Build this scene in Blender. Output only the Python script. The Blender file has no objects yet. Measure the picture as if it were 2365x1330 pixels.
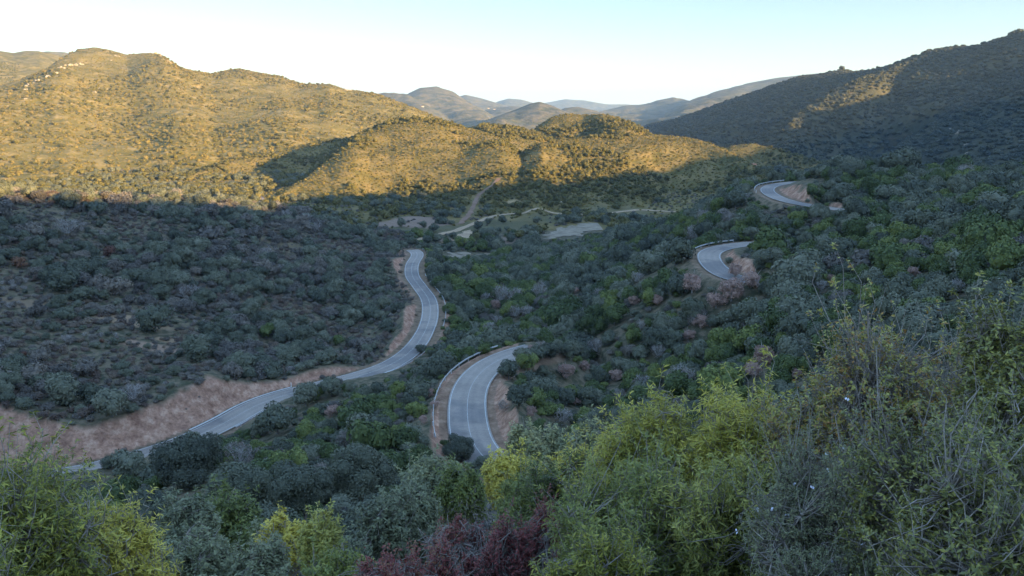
import bpy, math, random
import numpy as np
from mathutils import Vector, Matrix

C = bpy.context.scene
R = math.radians
# ------------------------------------------------------------------ camera, sky, sun, exposure
FPX = 1856.0; CX = 1182.5; CY = 665.0; PITCH = math.atan((CY - 250.0) / FPX)
cam_d = bpy.data.cameras.new('camera'); cam = bpy.data.objects.new('camera', cam_d)
C.collection.objects.link(cam); C.camera = cam
cam_d.sensor_width = 36.0; cam_d.lens = 36.0 * FPX / 2365.0
cam_d.clip_start = 0.1; cam_d.clip_end = 60000.0
cam.location = (0, 0, 0); cam.rotation_euler = (R(90) - PITCH, 0, 0)

SUN_AZ = R(125.0)      # clockwise from the view direction (+Y)
SUN_EL = R(13.0)
world = bpy.data.worlds.new('World'); C.world = world; world.use_nodes = True
wn = world.node_tree.nodes; wl = world.node_tree.links
bg = wn['Background']; sky = wn.new('ShaderNodeTexSky')
sky.sky_type = 'NISHITA'; sky.sun_disc = False; sky.sun_elevation = SUN_EL
sky.sun_rotation = SUN_AZ; sky.altitude = 400; sky.air_density = 1.0; sky.dust_density = 0.2; sky.ozone_density = 1.6
wtc = wn.new('ShaderNodeTexCoord'); wsx = wn.new('ShaderNodeSeparateXYZ'); wmr = wn.new('ShaderNodeMapRange'); wmm = wn.new('ShaderNodeVectorMath'); wmm.operation = 'SCALE'
wmr.interpolation_type = 'SMOOTHSTEP'; wmr.inputs['From Min'].default_value = 0.12; wmr.inputs['From Max'].default_value = 0.65; wmr.inputs['To Min'].default_value = 0.30; wmr.inputs['To Max'].default_value = 1.15
wl.new(wtc.outputs['Generated'], wsx.inputs[0]); wl.new(wsx.outputs['Z'], wmr.inputs['Value']); wl.new(sky.outputs[0], wmm.inputs[0]); wl.new(wmr.outputs[0], wmm.inputs['Scale'])
wl.new(wmm.outputs[0], bg.inputs[0]); bg.inputs[1].default_value = 0.15
sun_d = bpy.data.lights.new('sun', 'SUN'); sun = bpy.data.objects.new('sun', sun_d); C.collection.objects.link(sun)
sun_d.energy = 4.4; sun_d.angle = R(0.55); sun_d.color = (1.0, 0.67, 0.27)
SV = Vector((math.sin(SUN_AZ) * math.cos(SUN_EL), math.cos(SUN_AZ) * math.cos(SUN_EL), math.sin(SUN_EL)))
sun.rotation_euler = SV.to_track_quat('Z', 'Y').to_euler()
C.view_settings.view_transform = 'Standard'; C.view_settings.look = 'None'
C.view_settings.exposure = 2.35; C.view_settings.gamma = 1.0; C.view_settings.use_curve_mapping = False
C.render.engine = 'CYCLES'
C.cycles.use_denoising = True
C.cycles.max_bounces = 5; C.cycles.diffuse_bounces = 3; C.cycles.glossy_bounces = 1
C.cycles.transmission_bounces = 1; C.cycles.volume_bounces = 1; C.cycles.transparent_max_bounces = 4
C.cycles.use_adaptive_sampling = True; C.cycles.adaptive_threshold = 0.015

# ------------------------------------------------------------------ numeric helpers
SP, CP = math.sin(PITCH), math.cos(PITCH)
def pix(px, py):
    """direction of a photograph pixel: azimuth (cw from +Y) and tangent of elevation"""
    px = np.asarray(px, float); py = np.asarray(py, float)
    x = px - CX; u = CY - py
    fw = FPX * CP + u * SP; up = u * CP - FPX * SP
    return np.arctan2(x, fw), up / np.hypot(x, fw)
def P3(px, py, r):
    a, t = pix(px, py); return np.array([r * np.sin(a), r * np.cos(a), r * t])
def PZ(px, py, z):
    a, t = pix(px, py); r = z / t; return np.array([r * np.sin(a), r * np.cos(a), z])
def proj(x, y, z):
    """world -> photograph pixel"""
    dep = y * CP - z * SP; up = z * CP + y * SP
    dep = np.where(dep < 0.01, 0.01, dep)
    return CX + FPX * x / dep, CY - FPX * up / dep
def _h(ix, iy, s):
    n = (ix.astype(np.int64) * 374761393 + iy.astype(np.int64) * 668265263 + s * 974634777) & 0xFFFFFFFF
    n = ((n ^ (n >> 13)) * 1274126177) & 0xFFFFFFFF
    return ((n ^ (n >> 16)) & 0xFFFFFF) / float(0xFFFFFF)
def vnoise(x, y, s=0):
    ix = np.floor(x); iy = np.floor(y); fx = x - ix; fy = y - iy
    fx = fx * fx * fx * (fx * (fx * 6 - 15) + 10); fy = fy * fy * fy * (fy * (fy * 6 - 15) + 10)
    a = _h(ix, iy, s); b = _h(ix + 1, iy, s); c = _h(ix, iy + 1, s); d = _h(ix + 1, iy + 1, s)
    return (a + (b - a) * fx) * (1 - fy) + (c + (d - c) * fx) * fy
def fbm(x, y, s=0, o=4, g=0.5):
    v = 0; a = 1; t = 0
    for i in range(o):
        v = v + a * (vnoise(x * 2 ** i + 17.3 * i, y * 2 ** i - 9.1 * i, s + i) * 2 - 1); t += a; a *= g
    return v / t
def sstep(x, a, b):
    t = np.clip((x - a) / (b - a), 0, 1); return t * t * (3 - 2 * t)
# ------------------------------------------------------------------ terrain: control points (px, py, r) seen canopy surface / ground
CAN = 3.9   # canopy height taken off points read from tree tops
rb = []     # (az, ln r, z)
def cp(px, py, r, off=CAN):
    a, t = pix(px, py); rb.append((float(a), math.log(r), float(r * t - off)))
def cz(px, r, z):
    a, _ = pix(px, 700); rb.append((float(a), math.log(r), float(z)))
for px in (-500, 0, 600, 1200, 1800, 2400, 2900):
    cz(px, 1.5, -1.75); cz(px, 3.0, -2.2 if px > 500 else -2.5)
for px, z6, z12, z25, z50, z80 in ((-500, -5, -9.5, -17, -28, -40), (0, -5, -9.5, -17.5, -28.5, -40), (600, -4.6, -9, -17.5, -29.5, -41),
        (1200, -4.3, -8.2, -16, -30, -41), (1800, -4.1, -7.6, -14, -25, -35), (2400, -3.9, -6.5, -11, -17, -22), (2900, -3.6, -5.5, -9, -13, -16)):
    cz(px, 6, z6); cz(px, 12, z12); cz(px, 25, z25); cz(px, 50, z50); cz(px, 80, z80)
# left hill beyond road A
for p in ((-300, 420, 330), (-150, 425, 330), (0, 432, 330), (100, 436, 340), (200, 442, 350), (270, 462, 360), (350, 450, 370), (450, 455, 385), (560, 470, 400),
          (640, 476, 400), (700, 492, 400), (800, 522, 390), (880, 555, 365), (925, 590, 335)):
    cp(*p, 1.6)
for p in ((-200, 600, 255), (0, 600, 260), (200, 600, 268), (400, 600, 278), (600, 600, 300), (800, 620, 300), (-200, 750, 210), (0, 750, 213), (200, 750, 210), (400, 750, 214),
          (600, 750, 222), (800, 750, 228), (-200, 860, 184), (0, 870, 180), (200, 880, 178), (400, 830, 188), (600, 830, 194), (750, 800, 205), (900, 700, 247), (880, 780, 212), (915, 640, 285)):
    cp(*p, 1.4)
# tops of the cut banks (bare ground, no canopy)
for p in ((-160, 940, 166), (0, 945, 162), (100, 965, 158), (200, 980, 156), (320, 930, 161), (430, 905, 164), (480, 872, 169.5), (600, 880, 174), (645, 892, 171), (700, 862, 178), (780, 842, 184), (870, 832, 192),
          (925, 770, 200), (955, 705, 229), (925, 600, 299), (1172, 900, 118), (1176, 980, 105), (1165, 1050, 98), (1722, 592, 182), (1745, 610, 176), (1870, 445, 264.5), (1920, 458, 255), (1805, 432, 272)):
    cp(*p, 0)
# behind the left hill it drops to the valley floor
for px in (-400, -150, 0, 150, 300, 450, 600, 700): cz(px, 480, -58); cz(px, 620, -64); cz(px, 900, -62)
for px in (800, 900, 1000, 1200, 1400, 1550): cz(px, 440, -64.5); cz(px, 560, -63); cz(px, 800, -64)
# valley and right slope canopy
for p in ((1060, 640, 285), (1060, 760, 214), (1150, 600, 325), (1250, 600, 320), (1120, 700, 240), (1300, 700, 222), (1500, 700, 192), (1700, 700, 162), (1900, 700, 132), (2100, 700, 106), (2300, 700, 82), (2550, 700, 65),
          (1200, 660, 262), (1400, 620, 280), (1380, 560, 345), (1500, 560, 310), (1500, 630, 240), (1560, 500, 355), (1250, 560, 372), (1110, 585, 366),
          (1700, 470, 278), (1650, 485, 285), (1600, 520, 290), (1660, 530, 262), (1800, 545, 222), (1790, 600, 196), (2000, 600, 168), (2200, 560, 162), (2365, 500, 172), (2600, 480, 160),
          (1900, 480, 262), (2000, 470, 262), (2100, 480, 240), (2250, 480, 215), (2000, 540, 205),
          (1830, 405, 305), (1900, 378, 312), (1990, 370, 318), (2100, 377, 322), (2180, 402, 330), (2270, 388, 312), (2365, 378, 300), (2600, 350, 290),
          (1500, 850, 140), (1700, 850, 108), (1900, 850, 80), (1500, 950, 108), (1700, 950, 76), (1300, 850, 150), (1300, 950, 112), (2000, 900, 62), (1350, 1000, 88),
          (950, 900, 122), (850, 900, 136), (900, 980, 104), (760, 960, 124), (650, 1000, 116)):
    cp(*p)
for p in ((450, 1080, 106), (600, 1060, 104)): cp(*p, .4)
for p in ((250, 112, -51.8), (100, 112, -52.2), (-100, 112, -52.5), (0, 128, -57.5), (250, 128, -57.6), (400, 128, -56.5), (-200, 128, -57.5)): cz(*p)
for px in (1750, 1900, 2100, 2300, 2600): cz(px, 430, -50); cz(px, 640, -62)
for px in (1750, 1900, 2100, 2300, 2600): cz(px, 900, -60)
# roads: (px, py, z)
ROADS = {
 'A': [(-160, 1112, -60.5), (-60, 1110, -60.5), (60, 1106, -60.4), (190, 1089, -60.3), (330, 1052, -60.2), (430, 1018, -60.1), (520, 976, -60), (590, 937, -60), (660, 912, -60), (740, 891, -60), (830, 868, -60), (900, 843, -60),
       (948, 811, -60), (978, 772, -59.8), (993, 730, -59.6), (990, 692, -59.4), (968, 660, -59.2), (952, 636, -59), (952, 611, -58.8), (963, 592, -58.6), (962, 583, -58.6), (952, 577, -58.6)],
 'B': [(1230, 1120, -45.5), (1150, 1085, -46), (1098, 1035, -46), (1082, 985, -46), (1079, 930, -46), (1087, 893, -46.2), (1108, 862, -46.4), (1142, 836, -46.6), (1190, 815, -46.8), (1235, 803, -46.8)],
 'C': [(1800, 655, -35.5), (1740, 650, -35.8), (1690, 640, -36), (1655, 620, -36), (1638, 598, -36.1), (1640, 582, -36.2), (1665, 572, -36.2), (1700, 566, -36.1), (1760, 560, -35.6), (1820, 562, -34.6)],
 'D': [(2060, 500, -27.6), (1990, 491, -27.8), (1920, 481, -28), (1850, 471, -28), (1800, 458, -28), (1774, 443, -28), (1776, 432, -27.9), (1800, 425, -27.8), (1840, 420, -27.4), (1900, 418, -27)],
}
def resample(P, step):
    P = np.array(P, float); Q = np.vstack([2 * P[0] - P[1], P, 2 * P[-1] - P[-2]]); out = []
    for i in range(1, len(Q) - 2):
        a, b, c, d = Q[i - 1], Q[i], Q[i + 1], Q[i + 2]; n = 24
        for t in np.linspace(0, 1, n, endpoint=False):
            out.append(0.5 * ((2 * b) + (c - a) * t + (2 * a - 5 * b + 4 * c - d) * t * t + (3 * b - a - 3 * c + d) * t ** 3))
    out.append(Q[-2]); out = np.array(out)
    s = np.r_[0, np.cumsum(np.hypot(*np.diff(out[:, :2], axis=0).T))]
    n = max(2, int(s[-1] / step)); t = np.linspace(0, s[-1], n)
    return np.stack([np.interp(t, s, out[:, k]) for k in range(3)], 1)
road_pts = {}
for k, v in ROADS.items():
    road_pts[k] = resample([PZ(*p) for p in v], 1.2)
    p = road_pts[k].copy()
    for _ in range(12 if k != 'A' else 4): p[1:-1] = (p[:-2] + 2 * p[1:-1] + p[2:]) / 4
    road_pts[k] = p
RP = np.array(rb)
# soft anchors along the roads so the base surface passes near them
for k, p in road_pts.items():
    for q in (p[::14] if k in 'CD' else p[::40]):
        rr = math.hypot(q[0], q[1]); RP = np.vstack([RP, (math.atan2(q[0], q[1]), math.log(rr), q[2])])
SA, SL = 3.2, 1.6
def _phi(d): return np.sqrt(d * d + 0.0016)
_A = np.stack([RP[:, 0] * SA, RP[:, 1] * SL], 1)
_K = _phi(np.hypot(_A[:, None, 0] - _A[None, :, 0], _A[:, None, 1] - _A[None, :, 1]))
_n = len(RP); _M = np.zeros((_n + 3, _n + 3)); _M[:_n, :_n] = _K - 0.004 * np.eye(_n)
_M[:_n, _n] = 1; _M[:_n, _n + 1:] = _A; _M[_n, :_n] = 1; _M[_n + 1:, :_n] = _A.T
_W = np.linalg.solve(_M, np.r_[RP[:, 2], 0, 0, 0])
G_A = np.linspace(R(-44), R(44), 180); G_L = np.linspace(math.log(1.2), math.log(1000), 260)
_ga, _gl = np.meshgrid(G_A * SA, G_L * SL, indexing='ij')
G_Z = np.full(_ga.shape, _W[_n]) + _W[_n + 1] * _ga + _W[_n + 2] * _gl
for i in range(_n): G_Z += _W[i] * _phi(np.hypot(_ga - _A[i, 0], _gl - _A[i, 1]))
def bilin(GA, GL, Z, a, l):
    i = np.clip(np.searchsorted(GA, a) - 1, 0, len(GA) - 2); j = np.clip(np.searchsorted(GL, l) - 1, 0, len(GL) - 2)
    fa = np.clip((a - GA[i]) / (GA[i + 1] - GA[i]), 0, 1); fl = np.clip((l - GL[j]) / (GL[j + 1] - GL[j]), 0, 1)
    return (Z[i, j] * (1 - fa) + Z[i + 1, j] * fa) * (1 - fl) + (Z[i, j + 1] * (1 - fa) + Z[i + 1, j + 1] * fa) * fl
# ------------------------------------------------------------------ ridges: crest line (px, py, r); front and back widths; spur strength, spur spacing
RIDGES = [
 ('hill', [(590, 462, 560), (640, 440, 590), (700, 405, 640), (760, 360, 700), (815, 312, 750), (850, 292, 780), (900, 272, 800), (960, 263, 800), (1010, 268, 800), (1060, 282, 795), (1110, 294, 780), (1160, 312, 745), (1200, 345, 700), (1240, 395, 650)], 380, 620, 0.22, 110),
 ('hill', [(980, 330, 900), (1060, 292, 900), (1120, 278, 900), (1180, 283, 890), (1240, 296, 880), (1300, 330, 860), (1350, 400, 800)], 340, 260, 0.30, 120),
 ('hill', [(1180, 340, 980), (1240, 285, 990), (1275, 262, 1000), (1310, 254, 1000), (1350, 258, 990), (1392, 254, 960), (1430, 262, 940), (1480, 286, 900), (1540, 330, 860)], 420, 300, 0.25, 130),
 ('hill', [(1180, 390, 660), (1215, 345, 690), (1250, 320, 710), (1290, 313, 735), (1340, 310, 750), (1400, 307, 765), (1450, 306, 772), (1520, 301, 780), (1590, 307, 770), (1640, 320, 745), (1700, 347, 700), (1760, 382, 660), (1830, 415, 620), (1880, 440, 600)], 290, 320, 0.28, 110),
 ('hill', [(380, 425, 760), (430, 398, 800), (520, 368, 860), (600, 350, 900), (680, 335, 930), (760, 318, 960), (850, 310, 980), (960, 330, 980)], 260, 340, 0.15, 110),
 ('mountain', [(-520, 260, 1500), (-350, 250, 1600), (-150, 240, 1700), (-40, 205, 1750), (40, 180, 1800), (110, 150, 1850), (150, 122, 1950), (185, 108, 1990), (215, 104, 2000), (250, 110, 2000), (290, 121, 2000), (345, 117, 1960), (375, 122, 1930), (395, 138, 1900), (420, 154, 1900),
     (455, 161, 1950), (490, 166, 2000), (520, 158, 2000), (550, 153, 2000), (585, 160, 1980), (620, 166, 1950), (650, 172, 1900), (690, 188, 1880), (730, 190, 1850), (760, 188, 1800), (800, 202, 1780), (830, 204, 1760), (870, 212, 1740),
     (920, 232, 1700), (960, 248, 1650), (1000, 266, 1560), (1050, 285, 1460), (1110, 310, 1350)], 1080, 500, 0.05, 300),
 ('mountain', [(-520, 90, 3200), (-200, 100, 3100), (-60, 108, 3000), (0, 114, 3000), (30, 119, 3000), (60, 114, 3000), (90, 115, 3000), (130, 122, 3100), (200, 150, 3200), (280, 200, 3300)], 1500, 700, 0.3, 300),
 ('mountain', [(60, 130, 5200), (90, 118, 5200), (110, 115, 5200), (150, 117, 5200), (220, 140, 5200)], 1500, 900, 0.2, 400),
 ('mountain', [(1380, 330, 2500), (1500, 285, 2300), (1560, 272, 2150), (1620, 251, 2050), (1680, 229, 2000), (1740, 209, 1950), (1790, 191, 1900), (1850, 173, 1850), (1900, 167, 1800), (1930, 160, 1780), (1948, 157, 1780), (1975, 161, 1760), (2005, 158, 1740), (2040, 151, 1720),
     (2100, 130, 1680), (2150, 110, 1640), (2200, 103, 1620), (2250, 100, 1600), (2300, 86, 1570), (2365, 69, 1540), (2430, 60, 1500), (2520, 110, 1450), (2700, 190, 1400), (3000, 250, 1300)], 950, 600, 0.42, 230),
 ('spur', [(1800, 292, 1150), (1850, 252, 1230), (1900, 217, 1300), (1960, 187, 1370), (2040, 157, 1450), (2110, 132, 1530), (2185, 108, 1600)], 330, 230, 0.25, 120),
 ('spur', [(2200, 168, 1400), (2230, 138, 1440), (2260, 119, 1470), (2330, 90, 1510), (2365, 78, 1530), (2420, 84, 1520)], 300, 160, 0.25, 120),
 ('spur', [(1760, 232, 1650), (1800, 216, 1700), (1850, 190, 1740), (1900, 172, 1760), (1940, 161, 1770)], 330, 260, 0.2, 120),
 ('hill', [(1640, 350, 960), (1690, 328, 960), (1740, 322, 960), (1790, 335, 950), (1840, 352, 930), (1900, 372, 900), (1960, 395, 870)], 150, 110, 0.12, 90),
 ('mountain', [(800, 240, 4200), (860, 213, 4200), (900, 211, 4100), (940, 215, 4000), (985, 240, 3800), (1040, 270, 3700)], 1500, 600, 0.3, 330),
 ('mountain', [(900, 240, 4600), (945, 211, 4600), (970, 199, 4600), (1010, 196, 4600), (1050, 211, 4550), (1090, 238, 4500), (1140, 268, 4400)], 1600, 600, 0.3, 330),
 ('mountain', [(1040, 226, 7000), (1075, 217, 7000), (1110, 225, 7000), (1160, 240, 7000), (1220, 258, 6900)], 2600, 900, 0.3, 500),
 ('mountain', [(1080, 262, 5200), (1130, 249, 5200), (1180, 243, 5200), (1240, 246, 5200), (1320, 256, 5000)], 1800, 900, 0.3, 400),
 ('mountain', [(1110, 250, 9500), (1150, 233, 9500), (1175, 226, 9500), (1205, 229, 9500), (1240, 238, 9500), (1290, 250, 9500)], 3000, 1200, 0.3, 600),
 ('mountain', [(1070, 292, 2700), (1130, 272, 2800), (1190, 250, 2900), (1225, 235, 2900), (1246, 231, 2900), (1275, 240, 2900), (1300, 252, 2850), (1360, 275, 2800)], 900, 600, 0.3, 230),
 ('mountain', [(1270, 262, 3600), (1305, 247, 3600), (1335, 244, 3600), (1370, 252, 3600), (1430, 268, 3500)], 1200, 600, 0.3, 300),
 ('mountain', [(1200, 245, 12000), (1270, 234, 12000), (1305, 227, 12000), (1350, 230, 12000), (1400, 240, 12000), (1450, 242, 12000), (1560, 244, 12000), (1700, 245, 12000)], 3500, 2000, 0.3, 700),
 ('mountain', [(1360, 262, 5600), (1410, 250, 5600), (1445, 242, 5500), (1490, 238, 5400), (1520, 229, 5300), (1556, 222, 5300), (1590, 229, 5200), (1620, 240, 5200), (1680, 250, 5200)], 2200, 900, 0.5, 330),
 ('mountain', [(1530, 262, 4600), (1600, 232, 4700), (1650, 210, 4800), (1700, 197, 4900), (1740, 187, 5000), (1790, 178, 5000), (1840, 171, 5000), (1900, 165, 5000), (2000, 160, 5000)], 2400, 900, 0.5, 330),
 ('hill', [(1400, 285, 3300), (1450, 276, 3200), (1500, 272, 3000), (1540, 270, 2900), (1590, 262, 2800), (1640, 268, 2700), (1700, 285, 2600)], 500, 400, 0.3, 200),
]
TE = math.tan(SUN_EL)
S2 = np.array([math.sin(SUN_AZ), math.cos(SUN_AZ)]); T2 = np.array([-S2[1], S2[0]])   # u axis
W0 = 300.0
OCC_U = [-1500, -600, 0, 120, 180, 232, 300, 373, 407, 430, 470, 500, 574, 606, 661, 780, 865, 950, 1120, 1200, 1292, 1360, 1420, 1650, 2100, 3000]
OCC_V = [46, 42, 41, 39, 34, 25.5, 36, 42.5, 40, 34, 28, 20, 19, 18, 20, 20, 20, 32, 64, 75, 76, 74, 72, 74, 74, 70]  # unseen ridge's crest heights, shaped to lay its shadow edge across the hills
def height(a, r):
    """ground height and ridge id for azimuth a, distance r"""
    x = r * np.sin(a); y = r * np.cos(a); l = np.log(r)
    z = bilin(G_A, G_L, G_Z, a, l)
    z = z + (-64 - z) * sstep(r, 600, 950)
    back = sstep(np.abs(a), R(55), R(120)); z = z * (1 - back) + back * np.maximum(-1.75 - 0.03 * r, -40)
    z = z + fbm(x / 28, y / 28, 3, 3) * np.clip((r - 25) / 120, 0, 1) * 0.9
    cls = np.full(r.shape, -1)
    warp = fbm(x / 260, y / 260, 91, 3)
    for i, (nm, pts, wf, wb, sp, ss) in enumerate(RIDGES):
        q = np.array(pts, float); az, te = pix(q[:, 0], q[:, 1]); zc = q[:, 2] * te - 4.0
        rc_ = np.interp(a, az, q[:, 2]); z_c = np.interp(a, az, zc); zb = -66.0
        out = np.maximum(az[0] - a, a - az[-1]); z_c = z_c + (zb - 20 - z_c) * np.clip(out * rc_ / (0.5 * wf), 0, 1)
        lat = a * rc_
        tq = np.clip(np.where(r < rc_, (rc_ - r) / wf, 0) * 2.2, 0, 1); dl = 0.30 * wf / rc_      # crest bumps fade out downhill
        zs_ = sum(np.interp(a + k * dl + warp * .04, az, zc) for k in (-1, -.5, 0, .5, 1)) / 5
        z_c = z_c + (zs_ - z_c) * tq * np.clip(-out * rc_ / 120, 0, 1)
        hs = np.clip((z_c + 66) / 50, .22, 1)
        g = 1 + sp * (fbm(lat / ss + warp * 1.1, np.full_like(a, i * 7.7), 40 + i, 2) * 1.5)
        t = np.where(r < rc_, (rc_ - r) / np.minimum(wf * hs * np.clip(g, 0.35, 2), rc_ - 840 if i == 5 else 1e9), (r - rc_) / (wb * hs))
        t = np.clip(t, 0, 1.5); tt = np.minimum(t, 1)
        prof = 0.55 * (1 - tt) + 0.45 * 0.5 * (1 + np.cos(np.pi * tt))
        zz = zb + (z_c - zb) * prof - np.clip(t - 1, 0, 1) * 40
        rough = fbm(x / (ss * 0.55), y / (ss * 0.55), 60 + i, 4) * ss * 0.085
        zz = zz + rough * np.clip(tt * 4, 0.04, 1) * (1 - 0.5 * tt)
        m = zz > z; z = np.where(m, zz, z); cls = np.where(m, i, cls)
    u = x * T2[0] + y * T2[1]; w = x * S2[0] + y * S2[1]
    if u.ndim: 
        ho = np.interp(u, OCC_U, OCC_V) + W0 * TE
        zo = ho - 0.55 * np.abs(w - W0) + fbm(x / 120, y / 120, 5, 3) * 6 * np.clip(np.abs(w - W0) / 150, 0, 1)
        m = zo > z; z = np.where(m, zo, z); cls = np.where(m, -2, cls)
    return z, cls
A_IN = np.linspace(R(-36), R(36), 600)
A_OUT = np.linspace(R(36), R(324), 170)[1:-1]
AZ = np.r_[A_IN, A_OUT]                     # wraps around
def geo(a, b, s): n = int(math.ceil(math.log(b / a) / s)); return list(np.exp(np.linspace(math.log(a), math.log(b), n, endpoint=False)))
RR = np.array(geo(1.2, 60, .04) + geo(60, 108, .012) + geo(108, 360, .0046) + geo(360, 3000, .0075) + geo(3000, 26000, .014) + [26000])
AA, RRR = np.meshgrid(AZ, RR, indexing='ij')
ZZ, CLS = height(np.where(AA > math.pi, AA - 2 * math.pi, AA), RRR)
XX = RRR * np.sin(AA); YY = RRR * np.cos(AA)
# carve the roads
SOIL = np.zeros_like(ZZ); CUT = np.zeros_like(ZZ); RD = np.full(ZZ.shape, 1e9)
def nearest(x, y, pts):
    """distance and z of the nearest centreline point; signed side"""
    d = np.full(x.shape, 1e9); zi = np.zeros(x.shape); sd = np.zeros(x.shape)
    tg = np.gradient(pts[:, :2], axis=0); tg /= np.linalg.norm(tg, axis=1)[:, None]
    for k in range(0, len(pts)):
        dx = x - pts[k, 0]; dy = y - pts[k, 1]; dd = dx * dx + dy * dy; m = dd < d
        d = np.where(m, dd, d); zi = np.where(m, pts[k, 2], zi); sd = np.where(m, tg[k, 0] * dy - tg[k, 1] * dx, sd)
    return np.sqrt(d), zi, np.sign(sd)
for k, p in road_pts.items():
    cx, cy = p[:, 0], p[:, 1]
    box = (XX > cx.min() - 32) & (XX < cx.max() + 32) & (YY > cy.min() - 32) & (YY < cy.max() + 32)
    bi, bj = np.where(box); x = XX[bi, bj]; y = YY[bi, bj]; z = ZZ[bi, bj]
    dmin = np.full(x.shape, 1e9)
    for q in p[::8]: dmin = np.minimum(dmin, np.hypot(x - q[0], y - q[1]))
    s = dmin < 30; bi, bj, x, y, z = bi[s], bj[s], x[s], y[s], z[s]
    d, rz, side = nearest(x, y, p)
    wob = fbm(x / 3.2, y / 3.2, 8, 3)
    e = np.clip(d - 4.7, 0, None)
    cutz = rz + e * (1.0 + 0.35 * wob) - 0.02; filz = rz - e * 0.62
    tgt = np.minimum(np.maximum(z, filz), cutz)
    tgt = np.where(d < 3.9, rz - 0.18, tgt); tgt = np.where((d >= 3.9) & (d < 4.7), rz - 0.08, tgt)
    cutm = np.clip((z - tgt) / 0.5, 0, 1) * (d > 4.4); fillm = np.clip((tgt - z) / 1.0, 0, 1) * (d > 4.4)
    tgt = tgt + np.where(cutm > .3, wob * 0.35 * np.clip(e / 2, 0, 1), 0)
    lim = {'A': 40, 'B': 8.0, 'C': 9.0, 'D': 8.5}[k]; far_ = np.clip((lim + wob * 2 - d) / 1.2, 0, 1); ppx, ppy = proj(x, y, rz); va, vb = {'A': (-9999, 1100), 'B': (980, 1196), 'C': (1560, 1745), 'D': (1730, 1945)}[k]; far_ = far_ * ((ppx > va) & (ppx < vb)); cutm = cutm * far_; fillm = fillm * (d < 7) * (1 if k in 'AB' else .2)
    ZZ[bi, bj] = tgt
    SOIL[bi, bj] = np.maximum(SOIL[bi, bj], np.maximum(cutm, np.where((d < (5.6 if k in 'AB' else 4.6)) & (ppx > va) & (ppx < vb), 0.55 if k == 'B' else .3, 0)) + 0.4 * fillm)
    CUT[bi, bj] = np.maximum(CUT[bi, bj], cutm)
    RD[bi, bj] = np.minimum(RD[bi, bj], d)
_o = np.argsort(np.where(AZ > math.pi, AZ - 2 * math.pi, AZ)); AZS = np.where(AZ > math.pi, AZ - 2 * math.pi, AZ)[_o]; ZS = ZZ[_o]; SS = SOIL[_o]; RDS = RD[_o]; CS = CLS[_o]; CTS = CUT[_o]
LR = np.log(RR)
def gz(x, y, F=None):
    x = np.asarray(x, float); y = np.asarray(y, float)
    return bilin(AZS, LR, ZS if F is None else F, np.arctan2(x, y), np.log(np.maximum(np.hypot(x, y), 1.3)))
def cls_at(x, y):
    i = np.clip(np.searchsorted(AZS, np.arctan2(x, y)), 0, len(AZS) - 1); j = np.clip(np.searchsorted(LR, np.log(np.hypot(x, y))), 0, len(LR) - 1); return CS[i, j]
# ------------------------------------------------------------------ materials
def mat(name, rough=0.9, spec=0.2):
    m = bpy.data.materials.new(name); m.use_nodes = True
    b = m.node_tree.nodes['Principled BSDF']; b.inputs['Roughness'].default_value = rough; b.inputs['Specular IOR Level'].default_value = spec
    return m, m.node_tree.nodes, m.node_tree.links, b
def ramp(n, stops):
    r = n.new('ShaderNodeValToRGB'); e = r.color_ramp.elements
    while len(e) < len(stops): e.new(0.5)
    for k, (p, c) in enumerate(stops): e[k].position = p; e[k].color = (*c, 1)
    return r
def noise_node(n, l, vec, scale, detail=4, rough=0.55):
    t = n.new('ShaderNodeTexNoise'); t.inputs['Scale'].default_value = scale; t.inputs['Detail'].default_value = detail; t.inputs['Roughness'].default_value = rough
    l.new(vec, t.inputs['Vector']); return t
def mixc(n, l, fac, a, b, mode='MIX'):
    m = n.new('ShaderNodeMix'); m.data_type = 'RGBA'; m.blend_type = mode
    for s, v in ((m.inputs['Factor'], fac), (m.inputs['A'], a), (m.inputs['B'], b)):
        if isinstance(v, (int, float)): s.default_value = v
        elif isinstance(v, tuple): s.default_value = (*v, 1)
        else: l.new(v, s)
    return m.outputs['Result']
def bump(n, l, b, h, dist, strength=1.0):
    k = n.new('ShaderNodeBump'); k.inputs['Distance'].default_value = dist; k.inputs['Strength'].default_value = strength
    l.new(h, k.inputs['Height']); l.new(k.outputs[0], b.inputs['Normal'])
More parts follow.
